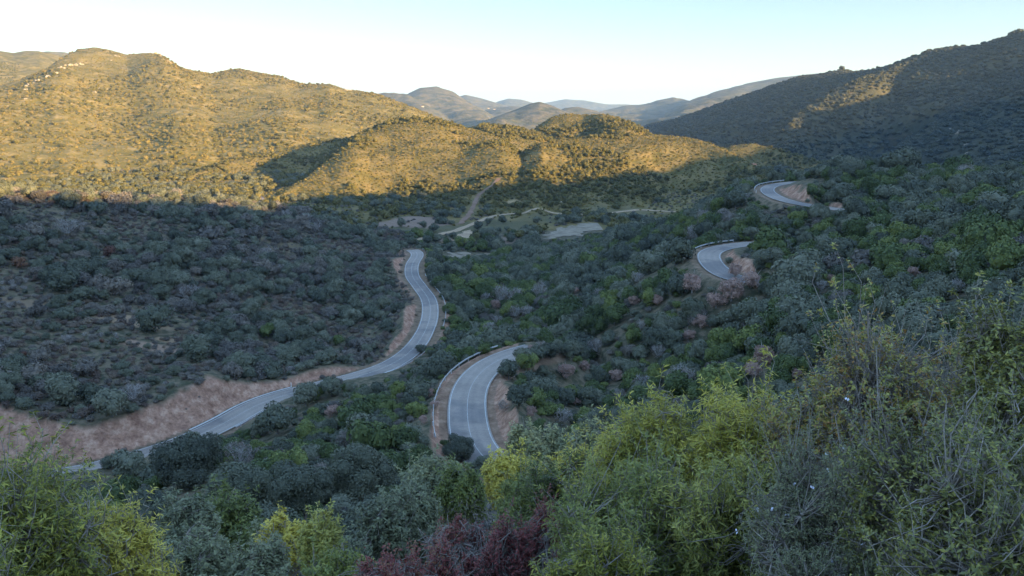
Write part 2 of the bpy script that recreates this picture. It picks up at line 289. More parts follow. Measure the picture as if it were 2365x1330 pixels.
def earth_mat(name, scales, grassy, dry, soilc, bd, amt=(0.42, 0.6)):
    m, n, l, b = mat(name, 0.95, 0.1); g = n.new('ShaderNodeNewGeometry'); v = g.outputs['Position']
    n1 = noise_node(n, l, v, scales[0], 6, .62); n2 = noise_node(n, l, v, scales[1], 5, .6); n3 = noise_node(n, l, v, scales[2], 3)
    r1 = ramp(n, [(0.36, grassy[0]), (0.50, grassy[1]), (0.64, grassy[2])]); l.new(n1.outputs[0], r1.inputs[0])
    r2 = ramp(n, [(amt[0], (0, 0, 0)), (amt[1], (1, 1, 1))]); l.new(n2.outputs[0], r2.inputs[0])
    c = mixc(n, l, r2.outputs[0], r1.outputs[0], dry)
    at = n.new('ShaderNodeAttribute'); at.attribute_name = 'soil'
    r3 = ramp(n, [(0.3, soilc[0]), (0.5, soilc[1]), (0.7, soilc[2])]); l.new(n3.outputs[0], r3.inputs[0])
    c = mixc(n, l, at.outputs['Fac'], c, r3.outputs[0])
    at2 = n.new('ShaderNodeAttribute'); at2.attribute_name = 'tint'
    c = mixc(n, l, at2.outputs['Alpha'], c, at2.outputs['Color'])
    # cracked, gullied soil: finer veins and stones only where the soil is bare
    n4 = n.new('ShaderNodeTexVoronoi'); n4.inputs['Scale'].default_value = 1.1; l.new(v, n4.inputs['Vector']); r4 = ramp(n, [(0.0, (.78, .76, .74)), (0.35, (1, 1, 1)), (1.0, (1.08, 1.08, 1.08))]); l.new(n4.outputs['Distance'], r4.inputs[0])
    n5 = noise_node(n, l, v, 2.2, 6, .75); r5 = ramp(n, [(0.34, (.80, .78, .76)), (0.5, (1, 1, 1)), (0.66, (1.16, 1.15, 1.13))]); l.new(n5.outputs[0], r5.inputs[0])
    d = mixc(n, l, 1.0, c, r4.outputs[0], 'MULTIPLY'); d = mixc(n, l, 1.0, d, r5.outputs[0], 'MULTIPLY'); mx = n.new('ShaderNodeMath'); mx.operation = 'MAXIMUM'; l.new(at.outputs['Fac'], mx.inputs[0]); l.new(at2.outputs['Alpha'], mx.inputs[1])
    c = mixc(n, l, mx.outputs[0], c, d)
    l.new(c, b.inputs['Base Color']); bump(n, l, b, n2.outputs[0], bd)
    return m
SOILC = ((0.20, .108, .074), (0.31, .178, .122), (0.43, .275, .195))
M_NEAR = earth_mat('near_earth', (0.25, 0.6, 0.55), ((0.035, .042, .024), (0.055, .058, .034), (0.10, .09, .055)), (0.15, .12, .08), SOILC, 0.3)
M_HILL = earth_mat('hill_scrub', (0.035, 0.09, 0.02), ((0.07, .066, .024), (0.105, .09, .032), (0.15, .118, .046)), (0.19, .14, .062), SOILC, 2.0, (.45, .7))
M_MTN = earth_mat('mountain_scrub', (0.018, 0.06, 0.006), ((0.085, .076, .024), (0.12, .10, .03), (0.165, .13, .042)), (0.23, .175, .075), SOILC, 4.0, (.48, .66))
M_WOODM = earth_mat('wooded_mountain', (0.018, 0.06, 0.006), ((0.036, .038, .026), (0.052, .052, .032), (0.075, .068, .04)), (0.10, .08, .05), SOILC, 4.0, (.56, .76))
M_FAR = earth_mat('far_scrub', (0.004, 0.02, 0.002), ((0.038, .045, .036), (0.058, .064, .048), (0.088, .085, .06)), (0.125, .105, .07), SOILC, 12.0)
def flatmat(name, stops, scale, rough=0.9, spec=0.2, bd=0.02, detail=5):
    m, n, l, b = mat(name, rough, spec); g = n.new('ShaderNodeNewGeometry'); t = noise_node(n, l, g.outputs['Position'], scale, detail, .6)
    r = ramp(n, stops); l.new(t.outputs[0], r.inputs[0]); l.new(r.outputs[0], b.inputs['Base Color'])
    if bd: bump(n, l, b, t.outputs[0], bd)
    return m
M_ASPH = flatmat('asphalt', [(0.3, (.23, .195, .17)), (0.5, (.28, .24, .205)), (0.7, (.32, .275, .235))], 0.12, 0.8, 0.3, 0)
def asphalt_detail():
    n, l = M_ASPH.node_tree.nodes, M_ASPH.node_tree.links; b = n['Principled BSDF']; g = n.new('ShaderNodeNewGeometry'); old = b.inputs['Base Color'].links[0].from_socket
    t = noise_node(n, l, g.outputs['Position'], .045, 5, .6); r = ramp(n, [(0.50, (1, 1, 1)), (0.56, (.66, .69, .75)), (0.62, (.62, .66, .73))]); l.new(t.outputs[0], r.inputs[0])
    t2 = noise_node(n, l, g.outputs['Position'], 2.5, 4, .7); r2 = ramp(n, [(0.3, (.82, .82, .82)), (0.7, (1.12, 1.1, 1.08))]); l.new(t2.outputs[0], r2.inputs[0])
    at = n.new('ShaderNodeAttribute'); at.attribute_name = 'lane'; w = ramp(n, [(0.0, (1, 1, 1)), (1.0, (.84, .84, .85))]); l.new(at.outputs['Fac'], w.inputs[0])
    c = mixc(n, l, 1.0, old, r.outputs[0], 'MULTIPLY'); c = mixc(n, l, 1.0, c, r2.outputs[0], 'MULTIPLY'); c = mixc(n, l, 1.0, c, w.outputs[0], 'MULTIPLY'); l.new(c, b.inputs['Base Color'])
asphalt_detail()
M_PAINT = flatmat('road_paint', [(0.3, (.30, .30, .29)), (0.7, (.50, .50, .48))], 0.8, 0.8, .2, 0)
M_CONC = flatmat('concrete', [(0.3, (.35, .34, .32)), (0.7, (.55, .53, .5))], 2.0, 0.9, .2, .01)
M_TRACK = flatmat('track_dirt', [(0.3, (.24, .17, .11)), (0.7, (.40, .30, .20))], 0.3, .95, .1, .05)
M_RED = flatmat('red_dirt', [(0.3, (.15, .095, .065)), (0.7, (.24, .155, .11))], 0.12, .95, .1, .05)
M_GRAVEL = flatmat('river_gravel', [(0.3, (.13, .11, .08)), (0.45, (.20, .165, .12)), (0.6, (.26, .22, .165)), (0.75, (.15, .14, .09))], 0.22, .95, .1, .15, 8)
M_STEEL = flatmat('galvanised_steel', [(0.3, (.42, .43, .44)), (0.7, (.55, .56, .57))], 3.0, 0.5, .5, 0); M_STEEL.node_tree.nodes['Principled BSDF'].inputs['Metallic'].default_value = .4
M_WHITE = flatmat('white_plastic', [(0.3, (.7, .7, .68)), (0.7, (.8, .8, .78))], 3, .5, .4, 0)
M_ROCK = flatmat('limestone', [(0.32, (.18, .155, .115)), (0.5, (.29, .25, .19)), (0.68, (.40, .345, .27))], 0.22, .95, .1, .5, 8)
M_WALL = flatmat('pale_render', [(0.3, (.5, .42, .3)), (0.7, (.65, .56, .42))], .5, .9, .2, .02)
M_ROOF = flatmat('clay_tile', [(0.3, (.3, .12, .06)), (0.7, (.42, .2, .11))], .8, .9, .2, .05)
M_GREEN = flatmat('short_grass', [(0.3, (.09, .11, .035)), (0.7, (.16, .17, .06))], .3, .95, .1, .08)
# ------------------------------------------------------------------ object helpers
def mesh_np(name, V, F, m=None, smooth=False):
    """V (n,3); F (k,3) or (k,4) index array"""
    me = bpy.data.meshes.new(name); V = np.asarray(V, np.float32); F = np.asarray(F, np.int32); k = F.shape[1]
    me.vertices.add(len(V)); me.vertices.foreach_set('co', V.ravel())
    me.loops.add(F.size); me.loops.foreach_set('vertex_index', F.ravel())
    me.polygons.add(len(F)); me.polygons.foreach_set('loop_start', np.arange(0, F.size, k, dtype=np.int32))
    if smooth: me.polygons.foreach_set('use_smooth', np.ones(len(F), bool))
    me.update(calc_edges=True)
    if m: me.materials.append(m)
    return me
def link(name, data, parent=None, **kw):
    o = bpy.data.objects.new(name, data); C.collection.objects.link(o)
    if parent: o.parent = parent
    for k, v in kw.items(): o[k] = v
    return o
def tag(o, label=None, cat=None, group=None, kind=None):
    if label: o['label'] = label
    if cat: o['category'] = cat
    if group: o['group'] = group
    if kind: o['kind'] = kind
    return o
class MB:
    """collects vertices and quads/triangles (triangles stored as quads split) for one mesh"""
    def __init__(s): s.v = []; s.f = []; s.n = 0
    def add(s, V, F):
        V = np.asarray(V, float); s.v.append(V)
        for f in F: s.f.append([i + s.n for i in f])
        s.n += len(V); return s
    def box(s, c, d, rot=0.0):
        c = np.array(c); d = np.array(d) / 2; q = np.array([(i, j, k) for i in (-1, 1) for j in (-1, 1) for k in (-1, 1)]) * d
        cs, sn = math.cos(rot), math.sin(rot); q = np.stack([q[:, 0] * cs - q[:, 1] * sn, q[:, 0] * sn + q[:, 1] * cs, q[:, 2]], 1)
        return s.add(q + c, [(0, 1, 3, 2), (4, 6, 7, 5), (0, 4, 5, 1), (2, 3, 7, 6), (0, 2, 6, 4), (1, 5, 7, 3)])
    def tube(s, P, rad, k=6):
        P = np.asarray(P, float); rad = np.broadcast_to(rad, (len(P),)); tg = np.gradient(P, axis=0); tg /= np.linalg.norm(tg, axis=1)[:, None] + 1e-9
        up = np.array([0.31, 0.2, 0.93]); a = np.cross(tg, up); a /= np.linalg.norm(a, axis=1)[:, None] + 1e-9; b = np.cross(tg, a)
        th = np.linspace(0, 2 * np.pi, k, endpoint=False)
        V = P[:, None] + rad[:, None, None] * (np.cos(th)[None, :, None] * a[:, None] + np.sin(th)[None, :, None] * b[:, None])
        F = [(i * k + j, i * k + (j + 1) % k, (i + 1) * k + (j + 1) % k, (i + 1) * k + j) for i in range(len(P) - 1) for j in range(k)]
        F.append(tuple(range((len(P) - 1) * k, len(P) * k)))
        return s.add(V.reshape(-1, 3), F)
    def mesh(s, name, m, smooth=False):
        me = bpy.data.meshes.new(name); me.from_pydata([tuple(p) for p in np.vstack(s.v)], [], s.f); me.materials.append(m)
        if smooth: me.polygons.foreach_set('use_smooth', np.ones(len(me.polygons), bool))
        me.update(); return me
    def build(s, name, m, parent=None, smooth=False, **kw): return link(name, s.mesh(name, m, smooth), parent, **kw)
# ------------------------------------------------------------------ tint regions painted into the ground's own colour (bare soil, grass, groves)
TINT = np.zeros(ZZ.shape + (4,), np.float32)
def tint_ell(px, py, z, rx, ry, col, a=1.0, seed=0):
    c = PZ(px, py, z); q = np.hypot((XX - c[0]) / rx, (YY - c[1]) / ry) + 0.35 * fbm(XX / (rx * .5), YY / (rx * .5), seed, 3)
    w = np.clip((1.05 - q) / .2, 0, 1) * a; m = (w > TINT[..., 3]) & (RRR > 100) & (RRR < 1200) & ((ZZ < -55) | (RRR < 400))
    TINT[m] = np.stack([np.full(m.sum(), col[0]), np.full(m.sum(), col[1]), np.full(m.sum(), col[2]), w[m]], 1)
CLEAR = []   # clearings: x, y, rx, ry where few trees stand
def clearing(px, py, z, rx, ry, col, a=1.0, seed=0):
    tint_ell(px, py, z, rx, ry, col, a, seed); c = PZ(px, py, z); CLEAR.append((c[0], c[1], rx, ry))
BARE = (0.19, .135, .10); GRS = (0.085, .08, .042)
clearing(960, 505, -62, 25, 26, BARE, 1, 1)
clearing(1000, 520, -62, 24, 26, GRS, .8, 2)
clearing(1150, 515, -62.5, 22, 24, GRS, .9, 3)
clearing(1120, 545, -63.5, 26, 12, BARE, .8, 4)
clearing(1250, 500, -62, 16, 20, GRS, .6, 5)
clearing(1430, 478, -61, 22, 22, (0.12, .105, .055), .7, 6)
clearing(1190, 445, -55, 6, 10, (0.3, .22, .12), .8, 7)
tint_ell(300, 690, -47, 14, 4, (0.27, .19, .12), 1, 9); tint_ell(440, 728, -49, 9, 3, (0.27, .19, .12), .9, 10)
tint_ell(350, 755, -50, 8, 3, (0.25, .17, .12), .9, 11); tint_ell(360, 485, -38, 12, 6, (0.22, .14, .10), .8, 12); tint_ell(520, 640, -50, 12, 4, (0.20, .14, .09), .7, 13); tint_ell(90, 700, -48, 10, 4, (0.20, .14, .09), .7, 14); tint_ell(640, 560, -52, 12, 4, (0.18, .14, .08), .6, 15)
def build_ground():
    nA, nR = XX.shape
    idx = np.arange(nA * nR).reshape(nA, nR)
    fa = idx[:, :-1].ravel(); fb = np.roll(idx, -1, 0)[:, :-1].ravel(); fc = np.roll(idx, -1, 0)[:, 1:].ravel(); fd = idx[:, 1:].ravel()
    F = np.stack([fa, fd, fc, fb], 1); cl = CLS[:, :-1].ravel()
    V = np.stack([XX.ravel(), YY.ravel(), ZZ.ravel()], 1); so = SOIL.ravel(); ti = TINT.reshape(-1, 4)
    def sub(name, mask, m, label):
        f = F[mask]; u, inv = np.unique(f, return_inverse=True); me = mesh_np(name, V[u], inv.reshape(f.shape), m, True)
        a = me.attributes.new('soil', 'FLOAT', 'POINT'); a.data.foreach_set('value', np.clip(so[u], 0, 1).astype(np.float32))
        t = me.attributes.new('tint', 'FLOAT_COLOR', 'POINT'); t.data.foreach_set('color', ti[u].ravel())
        o = link(name, me); tag(o, label, kind='structure', cat=name.replace('_', ' ')); return o
    done = np.zeros(len(F), bool)
    rf = RRR[:, :-1].ravel()
    groups = [('hill', [0, 1, 2, 3], M_HILL, 'sunlit olive brown hill in the middle of the valley'), ('hill', [4], M_HILL, 'low wooded rise at the foot of the left mountain'),
      ('mountain', [5], M_MTN, 'broad golden sunlit mountain with pale rocks on the left'), ('mountain', [6, 7], M_MTN, 'hill with olive groves behind the left mountain shoulder'),
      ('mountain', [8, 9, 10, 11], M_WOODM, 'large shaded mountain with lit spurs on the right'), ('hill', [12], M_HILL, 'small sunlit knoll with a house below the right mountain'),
      ('far_hills', list(range(13, len(RIDGES))), M_FAR, 'hazy blue hills far down the valley')]
    for nm, ids, m, lab in groups:
        k = np.isin(cl, ids); done |= k; sub(nm, k, m, lab)
    k = (~done) & (cl == -2); done |= k; sub('hillside', k, M_HILL, 'unseen hillside behind the viewpoint, crest shaped to shade the valley')
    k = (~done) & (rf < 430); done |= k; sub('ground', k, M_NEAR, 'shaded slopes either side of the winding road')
    sub('valley_floor', ~done, M_HILL, 'flat valley floor between the hills')
build_ground()
# ------------------------------------------------------------------ roads
def offset_line(p, d):
    t = np.gradient(p[:, :2], axis=0); t /= np.linalg.norm(t, axis=1)[:, None]
    q = p.copy(); q[:, 0] += -t[:, 1] * d; q[:, 1] += t[:, 0] * d; return q       # positive = left of travel
def halfw(p, k):
    r = np.hypot(p[:, 0], p[:, 1]); return np.interp(r, [170, 215, 345], [3.2, 2.55, 2.7]) if k == 'A' else np.full(len(p), {'B': 3.1, 'C': 2.9, 'D': 2.45}[k])
def strip(p, d0, d1, dz, drape=False, jit=0.0, n=2):
    rows = []
    for k in range(n):
        f = k / (n - 1); q = offset_line(p, d0 + (d1 - d0) * f)
        if jit and k in (0, n - 1): q[:, :2] += fbm(p[:, :1] / 4, p[:, 1:2] / 4, 77 + k, 3) * jit
        q[:, 2] = (gz(q[:, 0], q[:, 1]) if drape else q[:, 2]) + dz; rows.append(q)
    V = np.stack(rows, 1).reshape(-1, 3); m = len(p)
    F = [(i * n + j, i * n + j + 1, (i + 1) * n + j + 1, (i + 1) * n + j) for i in range(m - 1) for j in range(n - 1)]
    return V, np.array(F)
ROADLAB = {'A': 'long winding asphalt road along the valley below the left hill', 'B': 'asphalt hairpin bend between wooded slopes in the middle', 'C': 'asphalt bend around a red bank on the right slope', 'D': 'highest asphalt bend under the wooded knob'}
RAILS = []
for k, p in road_pts.items():
    V, F = strip(p, -halfw(p, k), halfw(p, k), 0.0, n=9); me = mesh_np('road', V, F, M_ASPH, True); la = me.attributes.new('lane', 'FLOAT', 'POINT'); la.data.foreach_set('value', np.tile(np.array([0, .8, .2, .9, .1, .9, .2, .8, 0], np.float32), len(p))); o = link('road', me); tag(o, ROADLAB[k], 'road', kind='structure')
    for s in (-1, 1):
        V, F = strip(p, s * (halfw(p, k) - .3) - .07, s * (halfw(p, k) - .3) + .07, 0.02); e = link('edge_line', mesh_np('edge_line', V, F, M_PAINT), o)
    if k in 'AB':
        V, F = strip(p, -.035, .035, 0.02); link('centre_line', mesh_np('centre_line', V, F, M_PAINT), o)
gp_ = road_pts['A'][:]; gx_ = proj(gp_[:, 0], gp_[:, 1], gp_[:, 2])[0]; V, F = strip(gp_[(gx_ > 470) & (gx_ < 700) & (np.hypot(gp_[:, 0], gp_[:, 1]) < 190)], 3.5, 4.0, -.02); g = link('gutter', mesh_np('gutter', V, F, M_CONC)); tag(g, 'pale concrete gutter along the foot of the red bank', 'gutter', kind='structure')
# dirt tracks on the valley floor (px, py, z)
def track(pts, w, m, name, label, n=4):
    p = resample([PZ(*q) for q in pts], 3.0); V, F = strip(p, -w / 2, w / 2, 0.22, True, w * .25, n)
    tag(link(name, mesh_np(name, V, F, m, True)), label, name.replace('_', ' '), kind='structure')
    p2 = p.copy(); TRACKS.append((p2, w / 2)); return p
TRACKS = []
track([(930, 562, -63), (965, 550, -63), (1010, 535, -63), (1055, 522, -62.5), (1090, 508, -62), (1140, 494, -62), (1200, 484, -61.5), (1260, 481, -61), (1330, 483, -61), (1400, 479, -60.5), (1480, 472, -60), (1560, 474, -59)], 4.2, M_TRACK, 'dirt_track', 'pale dirt track winding across the valley floor')
def hit(px, py, r0=60, r1=3000):
    a, t = pix(px, py); r = np.exp(np.linspace(math.log(r0), math.log(r1), 2500)); g = gz(r * np.sin(a), r * np.cos(a)); k = np.argmax(g > r * t)
    return np.array([r[k] * np.sin(a), r[k] * np.cos(a), g[k]])
p = resample([hit(*q, 420) for q in ((1062, 518), (1080, 500), (1092, 480), (1100, 462), (1112, 446), (1135, 430), (1152, 412))], 3.0)
V, F = strip(p, -1.6, 1.6, 0.3, True, 1.2, 4); tag(link('firebreak', mesh_np('firebreak', V, F, M_RED, True)), 'reddish dirt firebreak climbing the middle hill', 'firebreak', kind='structure'); TRACKS.append((p, 3.0))
def patch(pts, z, m, name, label):
    q = np.array([PZ(a, b, z)[:2] for a, b in pts]); lo = q.min(0); hi = q.max(0); st = 0.9
    gx, gy = np.meshgrid(np.arange(lo[0], hi[0], st), np.arange(lo[1], hi[1], st), indexing='ij')
    jx = gx + fbm(gx / 6, gy / 6, 7, 4) * 7; jy = gy + fbm(gx / 6, gy / 6, 8, 4) * 9; ins = np.zeros(gx.shape, bool)
    for i in range(len(q)):
        a, b = q[i], q[(i + 1) % len(q)]; c = (a[1] > jy) != (b[1] > jy); ins ^= c & (jx < (b[0] - a[0]) * (jy - a[1]) / (b[1] - a[1] + 1e-9) + a[0])
    z3 = gz(gx, gy) + 0.35; idx = np.arange(gx.size).reshape(gx.shape)
    F = np.stack([idx[:-1, :-1], idx[1:, :-1], idx[1:, 1:], idx[:-1, 1:]], -1)[ins[:-1, :-1]]; u, inv = np.unique(F, return_inverse=True)
    V = np.stack([gx.ravel(), gy.ravel(), z3.ravel()], 1)[u]
    tag(link(name, mesh_np(name, V, inv.reshape(F.shape), m, True)), label, name.replace('_', ' '), kind='structure')
    PATCH.append(V[:, :2])
PATCH = []
patch([(1250, 545), (1265, 534), (1310, 526), (1350, 514), (1382, 515), (1388, 530), (1340, 546), (1270, 553)], -64.3, M_GRAVEL, 'riverbed', 'wide pale gravel bed of the dry river')
patch([(1035, 578), (1060, 572), (1120, 566), (1135, 574), (1080, 585), (1010, 584)], -64.3, M_GRAVEL, 'riverbed', 'narrow pale gravel strip beyond the road end')
patch([(1000, 578), (1015, 573), (1022, 582), (1005, 585)], -64.3, M_GRAVEL, 'riverbed', 'tiny pale gravel patch next to the road end')
patch([(1010, 552), (1040, 540), (1065, 528), (1095, 522), (1100, 530), (1060, 545)], -63, M_TRACK, 'dirt_yard', 'pale bare dirt widening beside the dirt track')
# ------------------------------------------------------------------ foliage materials and plant prototypes
def foliage_mat(name, stops, rough=0.75, spec=0.25, scale=0.9, isl=0.35, trans=0.0):
    m, n, l, b = mat(name, rough, spec); oi = n.new('ShaderNodeObjectInfo'); g = n.new('ShaderNodeNewGeometry'); tc = n.new('ShaderNodeTexCoord')
    t = noise_node(n, l, tc.outputs['Object'], scale, 3)
    a = n.new('ShaderNodeMath'); a.operation = 'MULTIPLY_ADD'; l.new(oi.outputs['Random'], a.inputs[0]); a.inputs[1].default_value = 0.62; a.inputs[2].default_value = 0.0
    c = n.new('ShaderNodeMath'); c.operation = 'MULTIPLY_ADD'; l.new(g.outputs['Random Per Island'], c.inputs[0]); c.inputs[1].default_value = isl; l.new(a.outputs[0], c.inputs[2])
    d = n.new('ShaderNodeMath'); d.operation = 'MULTIPLY_ADD'; l.new(t.outputs[0], d.inputs[0]); d.inputs[1].default_value = 0.5; l.new(c.outputs[0], d.inputs[2])
    e = n.new('ShaderNodeMath'); e.operation = 'SUBTRACT'; l.new(d.outputs[0], e.inputs[0]); e.inputs[1].default_value = 0.22
    r = ramp(n, stops); l.new(e.outputs[0], r.inputs[0]); l.new(r.outputs[0], b.inputs['Base Color'])
    if trans:
        tr = n.new('ShaderNodeBsdfTranslucent'); mx = n.new('ShaderNodeMixShader'); mx.inputs[0].default_value = trans
        l.new(r.outputs[0], tr.inputs[0]); l.new(b.outputs[0], mx.inputs[1]); l.new(tr.outputs[0], mx.inputs[2]); l.new(mx.outputs[0], n['Material Output'].inputs['Surface'])
    return m
MF = {
 'oak': foliage_mat('oak_leaves', [(0.1, (.052, .060, .044)), (0.35, (.085, .095, .066)), (0.6, (.11, .118, .078)), (0.85, (.16, .165, .115))]),
 'green': foliage_mat('green_leaves', [(0.1, (.042, .058, .022)), (0.4, (.07, .095, .034)), (0.7, (.11, .135, .04)), (0.95, (.18, .20, .055))]),
 'scrub': foliage_mat('scrub_leaves', [(0.1, (.075, .068, .058)), (0.4, (.115, .102, .088)), (0.7, (.155, .135, .112)), (0.95, (.21, .175, .135))]),
 'grey': foliage_mat('grey_twigs', [(0.1, (.12, .10, .085)), (0.5, (.18, .15, .125)), (0.9, (.25, .21, .17))]),
 'brown': foliage_mat('dry_leaves', [(0.1, (.24, .15, .12)), (0.5, (.35, .225, .18)), (0.9, (.46, .31, .245))]),
 'russet': foliage_mat('russet_leaves', [(0.1, (.09, .042, .03)), (0.5, (.13, .062, .042)), (0.9, (.17, .09, .05))]),
 'far': foliage_mat('far_oak_leaves', [(0.1, (.06, .06, .024)), (0.4, (.09, .086, .03)), (0.7, (.12, .108, .036)), (0.95, (.17, .14, .045))]),
 'farscrub': foliage_mat('far_scrub_leaves', [(0.1, (.09, .08, .026)), (0.4, (.135, .112, .034)), (0.7, (.18, .14, .042)), (0.95, (.22, .165, .055))]),
}
M_BARK = flatmat('bark', [(0.3, (.10, .09, .08)), (0.7, (.22, .20, .18))], 6, .95, .1, .02)
M_PALEBARK = flatmat('pale_bark', [(0.3, (.26, .25, .24)), (0.7, (.42, .40, .38))], 6, .9, .1, .01)
def rsphere(n, rg):
    v = rg.normal(size=(n, 3)); return v / np.linalg.norm(v, axis=1)[:, None]
def cards(P, N, L, W, rg, U=None):
    """one quad per point facing N, length L along U (random when None)"""
    n = len(P); N = N / (np.linalg.norm(N, axis=1)[:, None] + 1e-9)
    if U is None: U = rsphere(n, rg)
    U = U - (U * N).sum(1)[:, None] * N; U /= np.linalg.norm(U, axis=1)[:, None] + 1e-9; Vv = np.cross(N, U)
    L = np.broadcast_to(L, (n,))[:, None] / 2; W = np.broadcast_to(W, (n,))[:, None] / 2
    q = np.stack([P - U * L, P - Vv * W + U * L * .1, P + U * L, P + Vv * W + U * L * .1], 1)
    return q.reshape(-1, 3), np.arange(n * 4).reshape(n, 4)
ICO = None
def ico():
    global ICO
    if ICO is None:
        import bmesh
        b = bmesh.new(); bmesh.ops.create_icosphere(b, subdivisions=1, radius=1); V = np.array([v.co[:] for v in b.verts]); F = np.array([[v.index for v in f.verts] for f in b.faces]); b.free(); ICO = (V, F)
    return ICO
def crown(name, seed, n, size, m, lobes=11, flat=0.8, spread=0.62, lr=(0.30, 0.46), core=0.8, up=0.25, under=0.35):
    """crown of unit radius, base near z=0, top near z=2*flat"""
    rg = np.random.default_rng(seed)
    c = rsphere(lobes, rg) * (rg.uniform(0.35, 1, lobes)[:, None] ** .6) * spread; c[:, 2] = c[:, 2] * flat * .9; c[:, 2] += flat * 0.85; c[0] = (0, 0, flat * .9)
    rad = rg.uniform(*lr, lobes); rad[0] = .5
    w = rad ** 2; k = rg.choice(lobes, int(n * 2.2), p=w / w.sum()); d = rsphere(len(k), rg)
    P = c[k] + d * rad[k][:, None] * rg.uniform(.84, 1.10, len(k))[:, None]
    ok = (rg.random(len(k)) < np.where(d[:, 2] < -.2, under, 1))
    for j in range(lobes): ok &= (np.linalg.norm(P - c[j], axis=1) > rad[j] * .8) | (k == j)
    P, d = P[ok][:n], d[ok][:n]; N = d + rg.normal(size=d.shape) * .55 + np.array([0, 0, up])
    s = size * rg.uniform(.6, 1.35, len(P)); V, F = cards(P, N, s, s * .62, rg)
    Fl = [F]; Vl = [V]; nv = len(V)
    if core:
        iv, jf = ico()
        for j in range(lobes):
            vv = iv * rad[j] * core * (1 + rg.normal(size=(len(iv), 1)) * .12) + c[j]; Vl.append(vv); Fl.append(np.c_[jf, jf[:, 2]] + nv); nv += len(iv)
    V = np.vstack(Vl); F = np.vstack(Fl); me = bpy.data.meshes.new(name)
    tri = F[:, 2] == F[:, 3]
    ls = np.where(tri, 3, 4); loops = F.ravel()[np.c_[np.ones((len(F), 3), bool), ~tri].ravel()]
    me.vertices.add(len(V)); me.vertices.foreach_set('co', V.astype(np.float32).ravel()); me.loops.add(len(loops)); me.loops.foreach_set('vertex_index', loops.astype(np.int32))
    me.polygons.add(len(F)); me.polygons.foreach_set('loop_start', (np.cumsum(ls) - ls).astype(np.int32)); me.update(calc_edges=True); me.materials.append(m); return me
def trunk_mesh(name, seed, m, n=5, r0=.06, base=-0.35, top=1.1, spread=.5):
    rg = np.random.default_rng(seed); b = MB(); b.tube([(0, 0, base), (.02, .01, .1), (0.0, .03, .45)], [r0, r0 * .8, r0 * .65], 6)
    for i in range(n):
        a = 2 * math.pi * i / n + rg.uniform(-.4, .4); q = spread * rg.uniform(.6, 1.1); h = top * rg.uniform(.7, 1.1)
        b.tube([(0, .03, .4), (math.cos(a) * q * .45, math.sin(a) * q * .45, .4 + (h - .4) * .45), (math.cos(a) * q, math.sin(a) * q, h)], [r0 * .55, r0 * .35, r0 * .12], 4)
    return b.mesh(name, m)
def bare_crown(name, seed, m, n_br=26, sub=5, card=0):
    """open crown of upward twigs"""
    rg = np.random.default_rng(seed); b = MB()
    for i in range(n_br):
        a = rg.uniform(0, 6.28); q = rg.uniform(.15, .85); h = 1.5 * math.sqrt(max(0.05, 1 - q * q)) * rg.uniform(.75, 1.05)
        e = np.array([math.cos(a) * q, math.sin(a) * q, h]); s = np.array([e[0] * .15, e[1] * .15, .35]); mid = (s + e) / 2 + rg.normal(size=3) * .06
        b.tube([s, mid, e], [.022, .014, .006], 3)
        for j in range(sub):
            f = rg.uniform(.35, 1); p0 = mid + (e - mid) * f; p1 = p0 + np.array([rg.normal() * .16, rg.normal() * .16, rg.uniform(.05, .25)]); b.tube([p0, (p0 + p1) / 2 + rg.normal(size=3) * .015, p1], [.009, .007, .004], 3)
    return b.mesh(name, m)
PROTO = {}
PROTO['oak'] = [crown(f'crown', 10 + i, 1300, .135, MF['oak'], 12 + i % 4, flat=[.78, .9, .68, .82, .74][i % 5]) for i in range(7)]
PROTO['green'] = [crown(f'crown', 30 + i, 1200, .13, MF['green'], 10 + i % 4, flat=[.7, .62, .8][i % 3], lr=(.26, .42)) for i in range(6)]
PROTO['scrub'] = [crown(f'crown', 50 + i, 750, .14, MF['scrub'], 8 + i % 3, flat=[.62, .5, .7][i % 3], lr=(.25, .42), core=.62) for i in range(5)]
PROTO['grey'] = [crown(f'crown', 60 + i, 700, .10, MF['grey'], 9, flat=.8, core=.0, up=.1) for i in range(4)]
PROTO['brown'] = [crown(f'crown', 70 + i, 1500, .10, MF['brown'], 12, flat=.8, core=.55, spread=.7, lr=(.2, .34)) for i in range(4)]
PROTO['russet'] = [crown(f'crown', 75 + i, 900, .12, MF['russet'], 9, flat=.65, core=.6) for i in range(3)]
MF['heath'] = foliage_mat('heath_leaves', [(0.1, (.075, .055, .045)), (0.4, (.12, .085, .068)), (0.7, (.16, .12, .09)), (0.95, (.21, .165, .11))])
PROTO['heath'] = [crown(f'crown', 56 + i, 750, .14, MF['heath'], 8 + i % 3, flat=[.55, .45, .65][i % 3], lr=(.25, .42), core=.5) for i in range(4)]
PROTO['far'] = [crown(f'crown', 80 + i, 190, .30, MF['far'], 6, flat=.8, core=.85) for i in range(5)]
MF['farwood'] = foliage_mat('mountain_oak_leaves', [(0.1, (.036, .045, .036)), (0.4, (.056, .064, .046)), (0.7, (.08, .084, .056)), (0.95, (.12, .112, .07))])  # darker oak copy: the right mountain's blue shade and haze put into leaf colour
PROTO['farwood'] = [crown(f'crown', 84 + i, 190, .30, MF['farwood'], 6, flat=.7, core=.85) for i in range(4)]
PROTO['farscrub'] = [crown(f'crown', 90 + i, 110, .34, MF['farscrub'], 5, flat=.5, core=.8) for i in range(4)]
PROTO['near_oak'] = [crown(f'crown', 110 + i, 11000, .052, MF['oak'], 20 + i, flat=.85, lr=(.2, .34), spread=.7, core=.78) for i in range(3)]
PROTO['near_green'] = [crown(f'crown', 120 + i, 10000, .055, MF['green'], 18 + i, flat=.72, lr=(.2, .32), spread=.72, core=.78) for i in range(3)]
